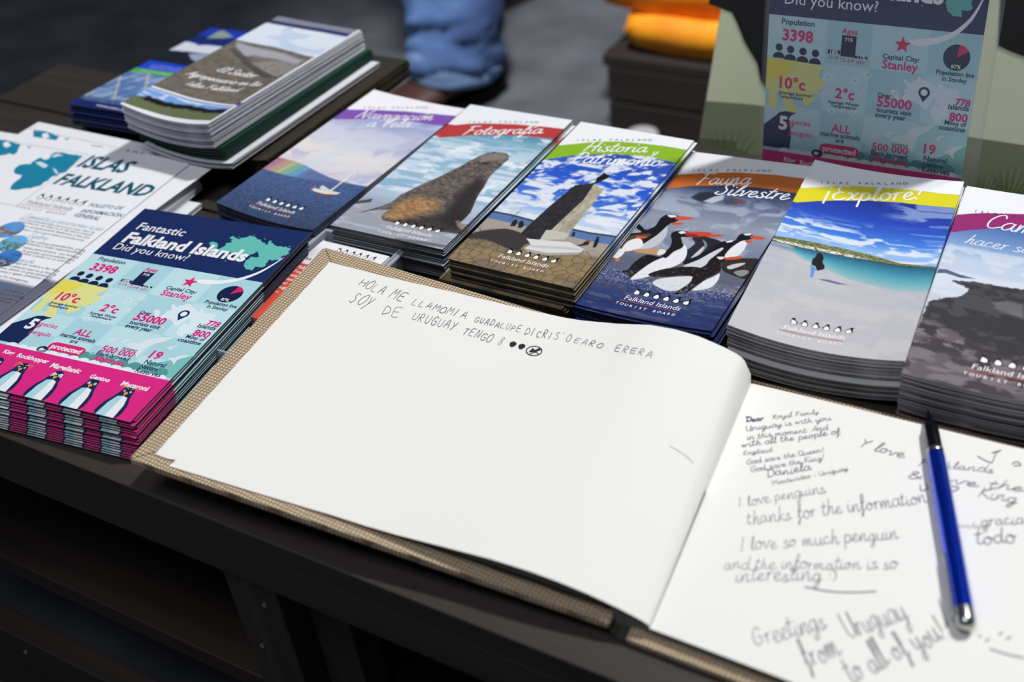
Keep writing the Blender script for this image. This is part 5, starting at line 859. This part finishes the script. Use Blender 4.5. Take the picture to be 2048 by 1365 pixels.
# covers: thick boards wrapped in burlap
def board(name, c, th, m=BURLAP, sub=1):
    c = [np.array(q, float) for q in c]; n = np.cross(c[1]-c[0], c[3]-c[0]); n = n/np.linalg.norm(n)*th; v = [tuple(q-n) for q in c]+[tuple(q) for q in c]
    o = link(name, mesh(name, v, [(3, 2, 1, 0), (4, 5, 6, 7), (0, 1, 5, 4), (1, 2, 6, 5), (2, 3, 7, 6), (3, 0, 4, 7)], m), book, place(Matrix())); bevel(o, 1.3, 3); return o
ex_ = (G_-A_)/np.linalg.norm(G_-A_); ey_ = (A_-B_)/np.linalg.norm(A_-B_); dn_ = np.array((0, 0, -1.6))
LC = [B_-ex_*13-ey_*9+dn_, H_-ex_*20-ey_*5.5+dn_*1.2, G_-ex_*20+ey_*11+dn_*1.2, A_-ex_*14+ey_*15+dn_]
board('left_cover', LC, 4.6)
# turned-in burlap with mitred corners on the inside of the board
def strip(name, q):
    q = [np.array(a, float)+np.array((0, 0, .9)) for a in q]; v = [tuple(a) for a in q]+[tuple(a-np.array((0, 0, .8))) for a in q]; n = len(q)
    o = link(name, mesh(name, v, [tuple(range(n))]+[(i, i+n, (i+1) % n+n, (i+1) % n) for i in range(n)], BURLAP), book, place(Matrix())); bevel(o, .5, 2)
c0, c1, c2, c3 = [np.array(q) for q in LC]; w_ = 18
strip('turned_edge', [c0+ey_*.4, c0+ex_*w_+ey_*w_, c3+ex_*w_-ey_*w_, c3-ey_*.6]); strip('turned_edge', [c3+ex_*1.0, c3+ex_*(w_+1)-ey_*w_, c2-ey_*w_, c2]); strip('turned_edge', [c0+ex_*1.0, c1, c1+ey_*w_, c0+ex_*(w_+1)+ey_*w_])
# right half lies flat on the table: cover, block of leaves, top page
RB = [np.array((-178, 331, 4.5)), np.array((150, 331, 4.5)), np.array((128, 548, 4.5)), np.array((-197, 544, 4.5))]
board('right_cover', RB, 4.2)
v = [(-172, 338.5, 4.7), (136, 336, 4.7), (118, 541, 4.7), (-194, 534, 4.7)]; vt = [(-168, 338.3, 9.6), (136, 336.2, 9.6), (118, 541, 9.6), (-190, 533, 9.6)]
link('leaf_block', mesh('leaf_block', v+vt, [(3, 2, 1, 0), (4, 5, 6, 7), (0, 1, 5, 4), (1, 2, 6, 5), (2, 3, 7, 6), (3, 0, 4, 7)], [PAGE2]), book, place(Matrix()))
RPc = [np.array((-168.3, 337.6, 10.)), np.array((137, 335.6, 10.)), np.array((119, 541.6, 10.)), np.array((-189.8, 533.4, 10.))]
def right_page(s_, t): a = RPc[0]*(1-t)+RPc[3]*t; g = RPc[1]*(1-t)+RPc[2]*t; p = a+(g-a)*s_; p[2] = 10.1+.25*math.sin(math.pi*min(1, s_*4)); return p
link('right_page', sheet_mesh('right_page', right_page, np.linspace(0, 1, 17), ts, PAGE, .3), book, place(Matrix()))
# spine: rounded cloth between the boards and the swollen end of the leaves
sp_ = []
for t in (0, 1):
    a = (np.array(LC[1]) if t == 0 else np.array(LC[2])); b = RB[0] if t == 0 else RB[3]
    for k in range(9): q = a+(b-a)*k/8; q[2] = max(.6, q[2]-5-2.5*math.sin(math.pi*k/8)); sp_.append(tuple(q))
o = link('spine_cloth', mesh('spine_cloth', sp_, [(k, k+1, 10+k, 9+k) for k in range(8)], ENDP, sm=True), book, place(Matrix())); so = o.modifiers.new('thickness', 'SOLIDIFY'); so.thickness = 1.0*S; so.offset = 1
v = []
for t in (0, 1):
    g = H_ if t == 0 else G_; yo = 1.5 if t == 0 else -1.5
    for s_, z in ((.93, 0), (1.0, 0), (1.0, 1), (.965, 1), (.93, 1)):
        q = left_page(s_, t); base = 2.5; v.append((q[0], q[1]+yo, base if z == 0 else q[2]-1.0))
link('gutter_block', mesh('gutter_block', v, [(0, 1, 2, 3, 4), (9, 8, 7, 6, 5)]+[(i, i+5, (i+1) % 5+5, (i+1) % 5) for i in range(5)], PAGE2), book, place(Matrix()))
# handwriting
def on_page(fn, ink, name, m, lift=.25, parent=book):
    v = []
    for (u, w), z_ in zip(ink.v, ink.z): p = fn(u, w); v.append((p[0], p[1], p[2]+lift+z_))
    return link(name, mesh(name, v, ink.f, m), parent, place(Matrix()))
PEN1 = mat('grey_ballpoint_ink', rgb(104, 106, 114), .6); PEN2 = mat('dark_ballpoint_ink', rgb(30, 32, 40), .6); PEN3 = mat('blurred_grey_ink', rgb(128, 130, 138), .6); PEN4 = mat('blue_black_ink', rgb(84, 88, 108), .6)
PW, PH = 311.0, 207.0
class PInk(Ink):                 # page millimetres -> page parameters
    pass
def to_param(ink, W, H): ink.v = [(u/W, w/H) for u, w in ink.v]; return ink
k1 = Ink()
for s_, a, b, h in [('HOLA', (34.0, 190.3), (57.1, 187.8), 9), ('ME', (61.3, 186.6), (75.2, 184.8), 11), ('LLAMOMIA', (80.8, 185.0), (124.3, 183.1), 7.5), ('GUADALUPE', (129.8, 182.7), (164.4, 183.1), 6.5), ('DICRISTO', (167.4, 181.6), (200.0, 184.1), 7.5), ('EARO', (201.9, 183.2), (223.4, 180.4), 5.5), ('ERERA', (231.4, 178.7), (257.9, 177.1), 6), ('SOY', (37.0, 172.4), (54.6, 169.7), 13), ('DE', (66.2, 167.8), (80.8, 169.8), 10), ('URUGUAY', (88.1, 169.9), (122.4, 170.3), 8.5), ('TENGO 8', (127.7, 168.7), (158.6, 167.0), 8)]: capitals(k1, s_, a, b, .42, h)
on_page(left_page, to_param(k1, PW, PH), 'child_handwriting', PEN1, .3)
k2 = Ink()
hx = [(163.9, 170.4), (170.4, 170.1), (179.9, 168.5)]
for c in hx[:2]: k2.poly([(c[0]+2.3*math.cos(a)*(1+.15*math.sin(3*a)), c[1]+2.8*math.sin(a)) for a in np.linspace(0, 6.0, 12)])
c = hx[2]; k2.stroke([(c[0]+5.2*math.cos(a), c[1]+4.6*math.sin(a)) for a in np.linspace(0, 6.6, 18)], .7, 3); k2.poly([(c[0]-3, c[1]-2), (c[0]-2, c[1]+2.6), (c[0], c[1]+1), (c[0]+2, c[1]+3.4), (c[0]+4.4, c[1]+3), (c[0]+1.5, c[1]-.5)]); k2.stroke([(c[0]-2, c[1]-4), (c[0]+1, c[1]-1), (c[0]+4, c[1]-2)], .6, 3)
on_page(left_page, to_param(k2, PW, PH), 'drawn_hearts', PEN2, .3)
k3 = Ink()
for a, b in [((287.0, 114.3), (302.0, 110.5))]: k3.stroke([a, ((a[0]+b[0])/2+1, (a[1]+b[1])/2+.5), b], .35, 3)
on_page(left_page, to_param(k3, PW, PH), 'stray_pencil_line', mat('faint_pencil', rgb(176, 176, 176), .7), .3)
def rp(x, y): return np.array((x, y, 10.35))
def hand(name, items, m, w=.13, jit=.12, parent=book):
    k = Ink()
    for s_, a, b, ww, xs in items: brush(k, s_, a, b, ww, .12, jit, 3, xs)
    on_page(rp, k, name, m, .2, parent)
hand('small_blue_note', [('Dear', (-179.3, 498.8), (-170.2, 504.4), 0.26, 0.72), ('Royal Family', (-166.0, 507.1), (-143.2, 522.4), 0.11, 0.72), ('Uruguay is with you', (-176.4, 491.2), (-135.2, 519.5), 0.11, 0.72), ('in this moment. And', (-173.3, 484.7), (-134.0, 511.0), 0.11, 0.72), ('with all the people of', (-173.5, 477.5), (-126.6, 510.1), 0.11, 0.72), ('England.', (-170.7, 471.7), (-155.8, 481.2), 0.11, 0.72), ('God save the Queen!', (-165.8, 464.9), (-130.3, 492.3), 0.11, 0.72), ('God save the King!', (-161.7, 460.2), (-128.0, 486.4), 0.11, 0.72), ('Daniela', (-152.6, 460.0), (-131.9, 475.3), 0.11, 0.72), ('Montevideo - Uruguay', (-147.3, 455.2), (-113.7, 483.4), 0.11, 0.72)], PEN4); hand('grey_messages', [('I love penguins', (-158.2, 432.4), (-119.4, 461.6), 0.09, 1), ('thanks for the information', (-149.2, 422.0), (-68.8, 476.0), 0.085, 1.1), ('I love so much penguin', (-146.1, 402.8), (-75.5, 445.0), 0.085, 1.1), ('and the information is so', (-149.1, 388.1), (-70.4, 424.2), 0.085, 1.0), ('interesting :)', (-140.8, 382.7), (-95.3, 404.7), 0.085, 1.0), ('Greetings', (-117.6, 348.9), (-90.1, 374.3), 0.085, 1.2), ('from', (-91.2, 348.0), (-78.8, 362.3), 0.09, 1.5), ('Uruguay', (-79.4, 372.7), (-57.4, 396.2), 0.085, 1.6), ('to all of you!', (-70.3, 348.3), (-37.4, 393.2), 0.09, 1.4), ('Y love', (-114.6, 504.1), (-89.3, 504.3), 0.085, 0.75), ('Falklands', (-80.9, 502.2), (-42.7, 512.0), 0.08, 0.6), ('& love the', (-84.0, 489.4), (-26.0, 504.1), 0.06, 0.42), ('King', (-47.2, 491.0), (-27.6, 493.5), 0.09, 0.75), ('muchas', (-52.2, 464.1), (-38.0, 469.7), 0.09, 0.8), ('gracias por', (-40.4, 470.3), (-5.1, 489.6), 0.095, 0.9), ('todo', (-39.4, 456.4), (-22.1, 465.9), 0.095, 0.9)], PEN3); 
for p in [[(-108.3, 394.0), (-97.1, 396.1), (-86.2, 400.3), (-76.2, 405.7)], [(-47.6, 413.6), (-43.4, 405.0), (-39.7, 398.6)], [(-19.4, 393.8), (-11.6, 394.1), (-4.7, 395.2)], [(-53.5, 521.9), (-49.0, 520.0), (-45.6, 520.2), (-45.4, 527.4), (-44.2, 530.4)], [(-47.2, 527.6), (-43.3, 531.6)], [(-75.8, 487.4), (-74.2, 483.5), (-71.5, 486.6), (-73.4, 489.4)], [(-60.2, 487.9), (-56.8, 493.1), (-60.4, 493.4)], [(-25.7, 399.4), (-24.6, 399.2)], [(-22.2, 397.5), (-21.1, 399.4)], [(-17.6, 403.9), (-16.5, 405.9)], [(-13.9, 402.8), (-12.4, 405.0)], [(-35.7, 523.0), (-34.0, 525.7), (-31.4, 524.0), (-34.4, 522.0)]]: k = Ink(); k.stroke(p, .6, 4); on_page(rp, k, 'pen_mark', PEN3, .2)

# ------------------------------------------------------------------ ballpoint pen on the right page
CHROME = mat('dark_chrome', rgb(70, 74, 80), .22, 1); BLUE = mat('blue_metallic_barrel', rgb(8, 66, 235), .2, .9, coat=.6); SILV = mat('silver_tip', rgb(176, 178, 176), .25, 1)
p0, p1 = np.array((-86.5, 543.0)), np.array((-31.2, 396.5)); pl_ = math.hypot(*(p1-p0)); ang = math.atan2(p1[1]-p0[1], p1[0]-p0[0]); R_ = 4.9
pen = empty('ballpoint_pen', ((p0[0]+p1[0])/2, (p0[1]+p1[1])/2, 10.7), 'blue metallic ballpoint pen with dark chrome grip lying across the right page', 'pen')
pm = Matrix.Translation(-pen.location) @ Matrix.Translation((p0[0]*S, p0[1]*S, (TZ+10.7+R_)*S)) @ Matrix.Rotation(ang, 4, 'Z') @ Matrix.Rotation(math.radians(90), 4, 'Y')
def lathe(name, prof, m, parent, Mx, n=32):
    v = []; f = []
    for r, h in prof: v += [(r*math.cos(6.28318*k/n), r*math.sin(6.28318*k/n), h) for k in range(n)]
    for j in range(len(prof)-1): f += [(j*n+k, j*n+(k+1) % n, (j+1)*n+(k+1) % n, (j+1)*n+k) for k in range(n)]
    f += [tuple(reversed(range(n))), tuple(range((len(prof)-1)*n, len(prof)*n))]
    o = link(name, mesh(name, v, f, m, sm=True), parent, Mx); es = o.modifiers.new('edges', 'EDGE_SPLIT'); es.split_angle = math.radians(40); return o
lathe('writing_tip', [(.5, 0), (.7, 2.5), (1.3, 3), (2.0, 8), (3.1, 13)], CHROME, pen, pm)
lathe('grip', [(3.3, 13), (3.9, 15), (4.1, 22), (4.2, 30), (4.3, 33.5)], CHROME, pen, pm); lathe('collar', [(4.5, 33.6), (4.7, 34.2), (4.7, 35.8), (4.5, 36.4)], SILV, pen, pm)
lathe('barrel', [(4.5, 36.5), (4.85, 40), (4.9, 90), (4.8, pl_-11)], BLUE, pen, pm)
lathe('end_cap', [(4.85, pl_-10.9), (4.7, pl_-5), (4.2, pl_-2.2), (3.0, pl_-.6), (1.0, pl_)], SILV, pen, pm)
cm = pm @ Matrix.Rotation(math.radians(-92), 4, 'Z')
v, f = box_vf(4.7, 5.9, -1.9, 1.9, pl_-46, pl_-7); cl = link('clip', mesh('clip', [(a-(.5 if c < pl_-30 else 0), b, c) for a, b, c in v], f, SILV), pen, cm); bevel(cl, .5)

# ------------------------------------------------------------------ behind the table: display board, crate with yellow bag, cup, visitor
BOARD = empty('display_board', (60, 900, -TZ), 'pale green display board with black penguin shapes, leaning back behind the card stand', 'board')
bl0, bw, bh = np.array((-401.0+0, 786.0, -TZ+.0)), 760.0, 860.0; lean = math.atan(.472)
bmx = Matrix.Translation(-BOARD.location) @ Matrix.Translation((bl0[0]*S, bl0[1]*S, 0)) @ Matrix.Rotation(math.radians(90)-lean, 4, 'X')
BG = mat('pale_green_board', rgb(226, 232, 200), .5, noise=(rgb(218, 226, 190), (3, 3, 3), 3, .4, .6)); BG2 = mat('olive_board_shade', rgb(128, 134, 106), .5); BG3 = mat('darker_olive_shade_and_leg', rgb(96, 102, 78), .5); BK = mat('black_print', rgb(12, 12, 14), .5); GR = mat('green_grass_print', rgb(84, 116, 44), .5)
v, f = box_vf(0, bw, 0, bh, -12, 0); o = link('panel', mesh('panel', v, f, BG), BOARD, bmx); bevel(o, 1)
def onboard(name, polys, m, lift):
    k = Ink(); [k.poly(q) for q in polys]; link(name, mesh(name, [(a, b, lift) for a, b in k.v], k.f, m), BOARD, bmx)
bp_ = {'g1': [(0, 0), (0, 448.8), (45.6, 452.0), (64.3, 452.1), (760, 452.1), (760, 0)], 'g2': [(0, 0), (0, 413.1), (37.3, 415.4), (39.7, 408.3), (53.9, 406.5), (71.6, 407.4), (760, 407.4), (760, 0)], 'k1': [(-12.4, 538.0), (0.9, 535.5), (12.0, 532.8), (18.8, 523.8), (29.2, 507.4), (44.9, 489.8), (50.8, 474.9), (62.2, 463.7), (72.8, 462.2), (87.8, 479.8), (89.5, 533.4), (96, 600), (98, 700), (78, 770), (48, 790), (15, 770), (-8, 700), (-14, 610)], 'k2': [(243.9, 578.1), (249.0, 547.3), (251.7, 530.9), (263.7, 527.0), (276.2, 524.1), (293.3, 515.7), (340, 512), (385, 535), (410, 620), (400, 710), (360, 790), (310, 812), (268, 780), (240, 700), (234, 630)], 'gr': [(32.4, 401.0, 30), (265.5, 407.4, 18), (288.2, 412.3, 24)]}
onboard('shade_band', [bp_['g1']], BG2, .15); onboard('lower_shade_band', [bp_['g2']], BG3, .3); onboard('penguin_shape', [bp_['k1']], BK, .5); onboard('penguin_shape', [bp_['k2']], BK, .5)  # the two olive bands paint the stepped shade on the lower board
k = Ink()
for x, y, h in bp_['gr']:
    for i in range(7): dx = (i-3)*h*.12; k.poly([(x+dx-.9, y), (x+dx+.9, y), (x+dx*2.4, y+h*(1-.08*abs(i-3)))])
link('grass_print', mesh('grass_print', [(a, b, .6) for a, b in k.v], k.f, GR), BOARD, bmx)
v, f = box_vf(20, 740, 0, 700, 0, 12); ls = lean+math.radians(24); o = link('back_leg', mesh('back_leg', v, f, BG3), BOARD, Matrix.Translation(-BOARD.location) @ Matrix.Translation((bl0[0]*S, (bl0[1]+640)*S, 0)) @ Matrix.Rotation(math.radians(90+20), 4, 'X'))

CW = mat('old_crate_wood', rgb(38, 28, 21), .75, noise=(rgb(22, 17, 14), (3, 50, 50), 4, .3, .7), bump=(.3, .003))
crate = empty('wooden_crate', (-600, 1730, -TZ), 'dark wooden crate on the floor under the yellow bag', 'crate')
cx0, cx1, cy0, cy1, ct = -812, -440, 1570, 1890, -308
for i in range(4): box('top_board', (cx0-8, cx1+8, cy0+i*81, cy0+i*81+76, ct-20, ct), CW, crate, 3)
for i in range(2): box('side_board', (cx0, cx1, cy0, cy0+16, -TZ+4+i*61, -TZ+60+i*61), CW, crate, 2); box('side_board', (cx0, cx0+14, cy0+16.5, cy1-16.5, -TZ+4+i*61, -TZ+60+i*61), CW, crate, 2); box('side_board', (cx1-14, cx1, cy0+16.5, cy1-16.5, -TZ+4+i*61, -TZ+60+i*61), CW, crate, 2); box('side_board', (cx0, cx1, cy1-16, cy1, -TZ+4+i*61, -TZ+60+i*61), CW, crate, 2)
YEL = mat('yellow_fabric', rgb(240, 158, 8), .7, noise=(rgb(226, 132, 4), (12, 12, 12), 4, .4, .6), bump=(.4, .01))
bag = empty('yellow_bag', (-620, 1720, ct), 'bright yellow fabric bag lying folded on the dark crate', 'bag')
def pillow(name, b, m, parent, seed, amp=8):
    x0, x1, y0, y1, z0, z1 = b; bm_v = []; nx, ny = 20, 16; f = []
    rr = np.random.default_rng(seed)
    for side in (0, 1):
        for j in range(ny+1):
            for i in range(nx+1):
                a, c = i/nx, j/ny; e = min(1, 5*min(a, 1-a))*.5+.5*min(1, 5*min(c, 1-c)); hh = (z1-z0)*.5*(e**.22); w = amp*(float(fbm(np.array(a*4.+seed), np.array(c*3.), 3, seed))-.5)*e
                bm_v.append((x0+(x1-x0)*a+w*1.5, y0+(y1-y0)*c+w, (z0+z1)/2+(hh if side else -hh)+(w if side else w*.2)))
    n = (nx+1)*(ny+1)
    for j in range(ny):
        for i in range(nx):
            q = j*(nx+1)+i; f.append((q, q+nx+1, q+nx+2, q+1)); f.append((n+q, n+q+1, n+q+nx+2, n+q+nx+1))
    ring = [i for i in range(nx+1)]+[j*(nx+1)+nx for j in range(1, ny+1)]+[ny*(nx+1)+i for i in range(nx-1, -1, -1)]+[j*(nx+1) for j in range(ny-1, 0, -1)]
    for a, b_2 in zip(ring, ring[1:]+ring[:1]): f.append((a, b_2, n+b_2, n+a))
    return link(name, mesh(name, bm_v, f, m, sm=True), parent, Matrix.Translation(-parent.location) @ Matrix.Translation((0, 0, TZ*S)))
pillow('folded_body', (-788, -400, 1588, 1880, ct+2, ct+64), YEL, bag, 3, 14); pillow('upper_fold', (-846, -410, 1606, 1900, ct+56, ct+132), YEL, bag, 5, 16); pillow('flap', (-840, -450, 1630, 1900, ct+124, ct+190), YEL, bag, 8, 20)
cup = empty('paper_cup', (-719, 1496, -TZ), 'small pale paper cup on the floor in front of the crate', 'cup')
CUPM = mat('pale_paper_cup', rgb(150, 146, 148), .6)
lathe('cup_body', [(17, 0), (18, 2), (23, 48), (24, 50)], CUPM, cup, Matrix(), 28); lathe('lid', [(25.5, 50.1), (26, 52), (25, 56), (22, 58), (20, 59)], mat('pale_plastic_lid', rgb(168, 164, 166), .4), cup, Matrix(), 28)

# visitor: jeans and brown shoes show behind the table
JEAN = mat('blue_denim', rgb(104, 140, 196), .85, noise=(rgb(46, 66, 112), (5, 5, 7), 5, .38, .62), bump=(.5, .02)); HEM = mat('pale_denim_hem', rgb(120, 148, 190), .85)
SHOE = mat('brown_leather', rgb(70, 44, 36), .5); SOLE = mat('dark_rubber', rgb(30, 24, 22), .7); SKIN = mat('skin', rgb(205, 155, 130), .55); JACK = mat('charcoal_jacket', rgb(34, 36, 42), .8); HAIR = mat('dark_hair', rgb(30, 24, 20), .6)
px, py = -1165, 1640
man = empty('person', (px, py, -TZ), 'person in blue jeans and brown leather shoes standing behind the table', 'person')
def skin(name, pts, edges, radii, m, parent, Mx=None, sub=2):
    me = bpy.data.meshes.new(name); me.from_pydata([[c*S for c in p] for p in pts], edges, []); me.materials.append(m); o = link(name, me, parent, Mx)
    s_ = o.modifiers.new('skin', 'SKIN'); s_.use_smooth_shade = True; me.skin_vertices[0] if len(me.skin_vertices) else None
    if not me.skin_vertices: me.attributes
    return o
def limb(name, path, rad, m, parent, n=28, wr=0, seed=1, ell=None, cap=True):
    """one tapering tube through joints, rings follow the path"""
    q = catmull(path, 6); r = catmull([(a, a if ell is None else a*ell) for a in rad], 6); v = []; f = []; N = len(q)
    d = np.gradient(q, axis=0)
    for i in range(N):
        t = d[i]/np.linalg.norm(d[i]); a = np.cross(t, (0, 1, 0)); a = a/np.linalg.norm(a); b = np.cross(t, a)
        for k in range(n):
            an = 6.28318*k/n; w = 1+wr*(float(fbm(np.array(3*math.cos(an)+i*.5+50), np.array(3*math.sin(an)+i*.35+50), 3, seed))-.5); v.append(tuple(q[i]+(a*math.cos(an)*r[i][0]+b*math.sin(an)*r[i][1])*w))
    for i in range(N-1): f += [(i*n+k, i*n+(k+1) % n, (i+1)*n+(k+1) % n, (i+1)*n+k) for k in range(n)]
    if cap: f += [tuple(reversed(range(n))), tuple(range((N-1)*n, N*n))]
    return link(name, mesh(name, v, f, m, sm=True), parent, Mx_man)
Mx_man = Matrix()
def leg(dx, dy, seed):
    o = limb('jeans', [(dx*.2, 60+dy*.2, 960), (dx*.5, 40+dy*.5, 760), (dx*.8, 10+dy*.7, 520), (dx, 25+dy, 320), (dx, 20+dy, 180), (dx, 8+dy, 110), (dx-4, dy, 62)], [105, 98, 82, 80, 86, 88, 84], JEAN, man, 36, .34, seed)
    limb('hem', [(dx, 8+dy, 88), (dx-2, 2+dy, 72), (dx-4, dy, 56)], [86, 87, 84], HEM, man, 36, .1, seed)
    v = []; f = []
    prof = [(-70, 26, 62), (-50, 38, 74), (0, 44, 84), (60, 46, 70), (120, 50, 56), (170, 46, 46), (200, 30, 36), (212, 12, 24)]
    for y, w, h in prof:
        for k in range(12): an = 6.28318*k/12; v.append((dx+w*math.cos(an), dy-y+20, max(14, 14+(h-14)*(.5+.5*math.sin(an))) ))
    for i in range(len(prof)-1): f += [(i*12+k, i*12+(k+1) % 12, (i+1)*12+(k+1) % 12, (i+1)*12+k) for k in range(12)]
    f += [tuple(reversed(range(12))), tuple(range((len(prof)-1)*12, len(prof)*12))]; s = link('shoe', mesh('shoe', v, f, SHOE, sm=True), man, Matrix.Rotation(0, 4, 'Z'))
    v = [(dx+(w+3)*sx, dy-y*1.02+20, z) for z in (0, 13.8) for sx in (-1, 1) for y, w, h in (prof if sx < 0 else prof[::-1])]; n = 16
    link('sole', mesh('sole', v, [tuple(range(n-1, -1, -1)), tuple(range(n, 2*n))]+[(i, (i+1) % n, n+(i+1) % n, n+i) for i in range(n)], SOLE), s)
leg(40, -20, 3); leg(-250, 420, 9)
limb('jacket', [(-40, 160, 880), (-45, 165, 1000), (-45, 170, 1200), (-45, 175, 1400), (-45, 175, 1480), (-45, 170, 1530)], [190, 178, 205, 200, 120, 62], JACK, man, 32, .12, 4, .62)
for s_ in (-1, 1): limb('sleeve', [(-45+s_*190, 175, 1430), (-45+s_*225, 175, 1200), (-45+s_*215, 130, 1120), (-45+s_*150, -20, 1060)], [62, 54, 48, 40], JACK, man, 20, .12, 6+s_); 
limb('head', [(-45, 172, 1500), (-45, 165, 1560), (-45, 155, 1610), (-45, 155, 1680), (-45, 160, 1740), (-45, 165, 1762)], [54, 56, 72, 80, 62, 20], SKIN, man, 28, 0, 1, 1.15)
limb('hair', [(-45, 185, 1640), (-45, 180, 1690), (-45, 178, 1745), (-45, 172, 1775)], [76, 88, 74, 26], HAIR, man, 28, .08, 2, 1.1)
for s_ in (-1, 1):
    hx_, hy_, hz_ = -45+s_*135, -45, 1055; limb('hand', [(hx_+s_*10, hy_+20, hz_+3), (hx_, hy_-25, hz_-6), (hx_-s_*3, hy_-60, hz_-14)], [24, 34, 30], SKIN, man, 16, 0, 1, .5)
    for k in range(4): limb('finger', [(hx_-s_*3+(k-1.5)*15, hy_-60, hz_-12), (hx_-s_*3+(k-1.5)*16, hy_-95, hz_-22), (hx_-s_*3+(k-1.5)*16, hy_-(128, 136, 132, 116)[k], hz_-42)], [8.5, 8, 6.5], SKIN, man, 10)
    limb('thumb', [(hx_-s_*26, hy_-22, hz_-6), (hx_-s_*44, hy_-50, hz_-14), (hx_-s_*46, hy_-78, hz_-24)], [11, 9.5, 7.5], SKIN, man, 10)
man.rotation_euler = (0, 0, math.radians(-20))
